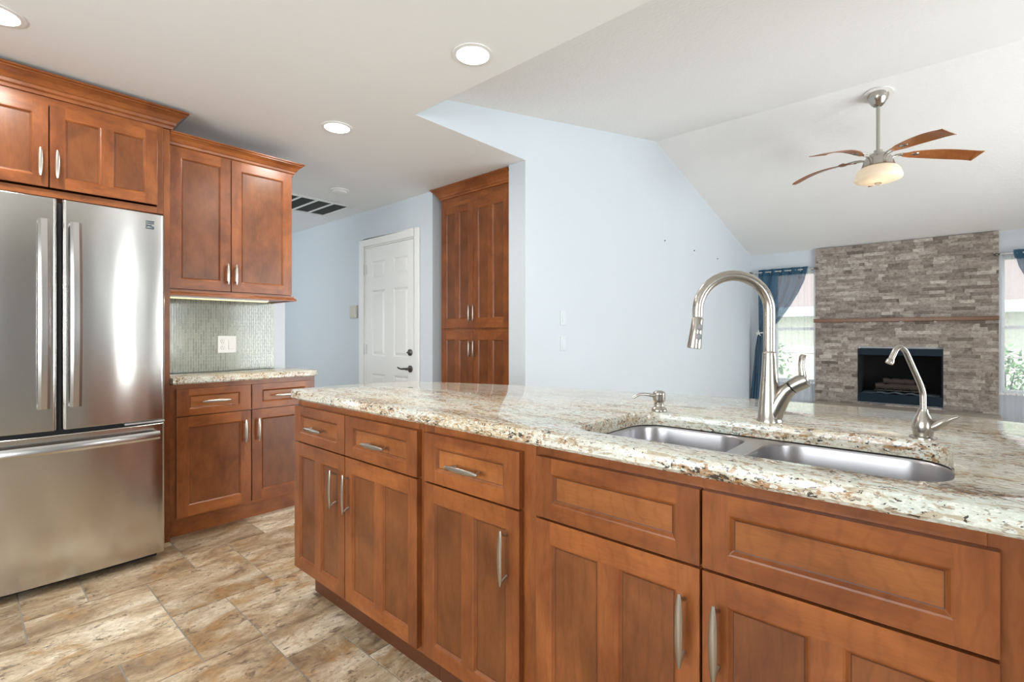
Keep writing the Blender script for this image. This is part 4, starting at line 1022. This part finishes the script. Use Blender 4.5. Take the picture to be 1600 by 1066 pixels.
# ------------------------------------------------------------------ ceiling fan
fnx, fny = -0.436, 5.05
hub = 2.622
fn = tag(empty('ceiling_fan', (fnx, fny, hub)), 'five-blade ceiling fan with nickel downrod and glowing alabaster bowl', 'ceiling fan')
zc = vz(fny) - hub
mb = MB(); tilt = math.atan(0.2447)
mb.lathe([(0.030, -0.085), (0.046, -0.068), (0.066, -0.035), (0.074, -0.006), (0.074, 0.02)], 'brushed_nickel', (0, 0, zc-0.012), 32)
mb.build('canopy', fn, smooth=50)
mb = MB(); mb.lathe([(0.105, -0.004), (0.105, 0.004)], 'white_plastic', (0, 0, 0), 36); o = mb.build('ceiling_plate', fn, loc=(0, 0, zc-0.006)); o.rotation_euler = (math.atan(-0.2447), 0, 0)
mb = MB(); mb.tube([(0, 0, 0.05), (0, 0, zc-0.08)], 0.0135, 'brushed_nickel', 16); mb.build('downrod', fn, smooth=50)
mb = MB(); mb.lathe([(0.02, 0.075), (0.030, 0.072), (0.032, 0.048), (0.055, 0.044), (0.062, 0.030), (0.082, 0.022), (0.096, 0.000), (0.108, -0.035), (0.116, -0.062), (0.10, -0.066)], 'brushed_nickel', seg=40); mb.build('motor_housing', fn, smooth=40)
mb = MB(); mb.lathe([(0.112, -0.066), (0.135, -0.078), (0.152, -0.105), (0.163, -0.140), (0.166, -0.160), (0.160, -0.172), (0.12, -0.186), (0.06, -0.194), (0.0, -0.196)], 'fan_glass', seg=48); mb.build('light_bowl', fn, smooth=70)
mb = MB(); mb.lathe([(0.022, -0.195), (0.024, -0.202), (0.012, -0.208), (0.007, -0.216), (0.0, -0.218)], 'brushed_nickel', seg=20); mb.build('finial', fn, smooth=50)
def blade(ang):
    # curved leaf outline, root at r = .20, tip at r = .68; gentle pitch and droop
    n = 16; top_, bot_ = [], []
    for k in range(n+1):
        u = k/n; r_ = 0.165 + 0.498*u; mid = 0.045*math.sin(PI*u*0.9) - 0.012
        half = 0.032 + 0.036*math.sin(PI*min(0.5, u*0.75)) - 0.012*max(0, u-0.67)
        if u < 0.10: half *= 0.6 + 4.0*u
        zz = 0.022*math.sin(PI*u*0.85) - 0.066*u*u + 0.012
        for lst, s in ((top_, 1), (bot_, -1)):
            w_ = mid + s*half; rr_ = r_ + (0.014*(1 if s < 0 else -1) if u == 1 else 0)
            lst.append((rr_, w_, zz - 0.22*w_))
    mb = MB(); th = 0.005; mi = mb.mi('blade_wood'); rs = []
    for a, c_ in zip(top_, bot_): rs.append([a, c_, (c_[0], c_[1], c_[2]-th), (a[0], a[1], a[2]-th)])
    mb.rings(rs, 'blade_wood')
    o = mb.build('blade', fn, bevel=0.0012); o.rotation_euler = (0, 0, ang)
    ar = MB()
    for s in (-1, 1): ar.tube([(0.085, 0.012*s, 0.004), (0.12, 0.020*s, 0.018), (0.165, 0.022*s, 0.022), (0.215, 0.016*s+0.004, 0.020), (0.25, 0.006, 0.021)], [0.006, 0.006, 0.006, 0.006, 0.006], 'brushed_nickel', 8)
    ar.lathe([(0.0, 0.026), (0.030, 0.024), (0.034, 0.018), (0.030, 0.012), (0.0, 0.009)], 'brushed_nickel', (0.255, 0.012, 0.0), 20)
    ar.lathe([(0.0, 0.034), (0.010, 0.033), (0.012, 0.026)], 'dark_bronze', (0.255, 0.012, 0.0), 12)
    a_ = ar.build('blade_arm', o, smooth=50)
for k in range(5): blade(R(23.5-72*k))
l = bpy.data.lights.new('fan_lamp', 'POINT'); l.energy = 0.5; l.color = (1, 0.8, 0.55); l.shadow_soft_size = 0.12
o = bpy.data.objects.new('fan_lamp', l); COL.objects.link(o); o.location = (fnx, fny, hub-0.28)
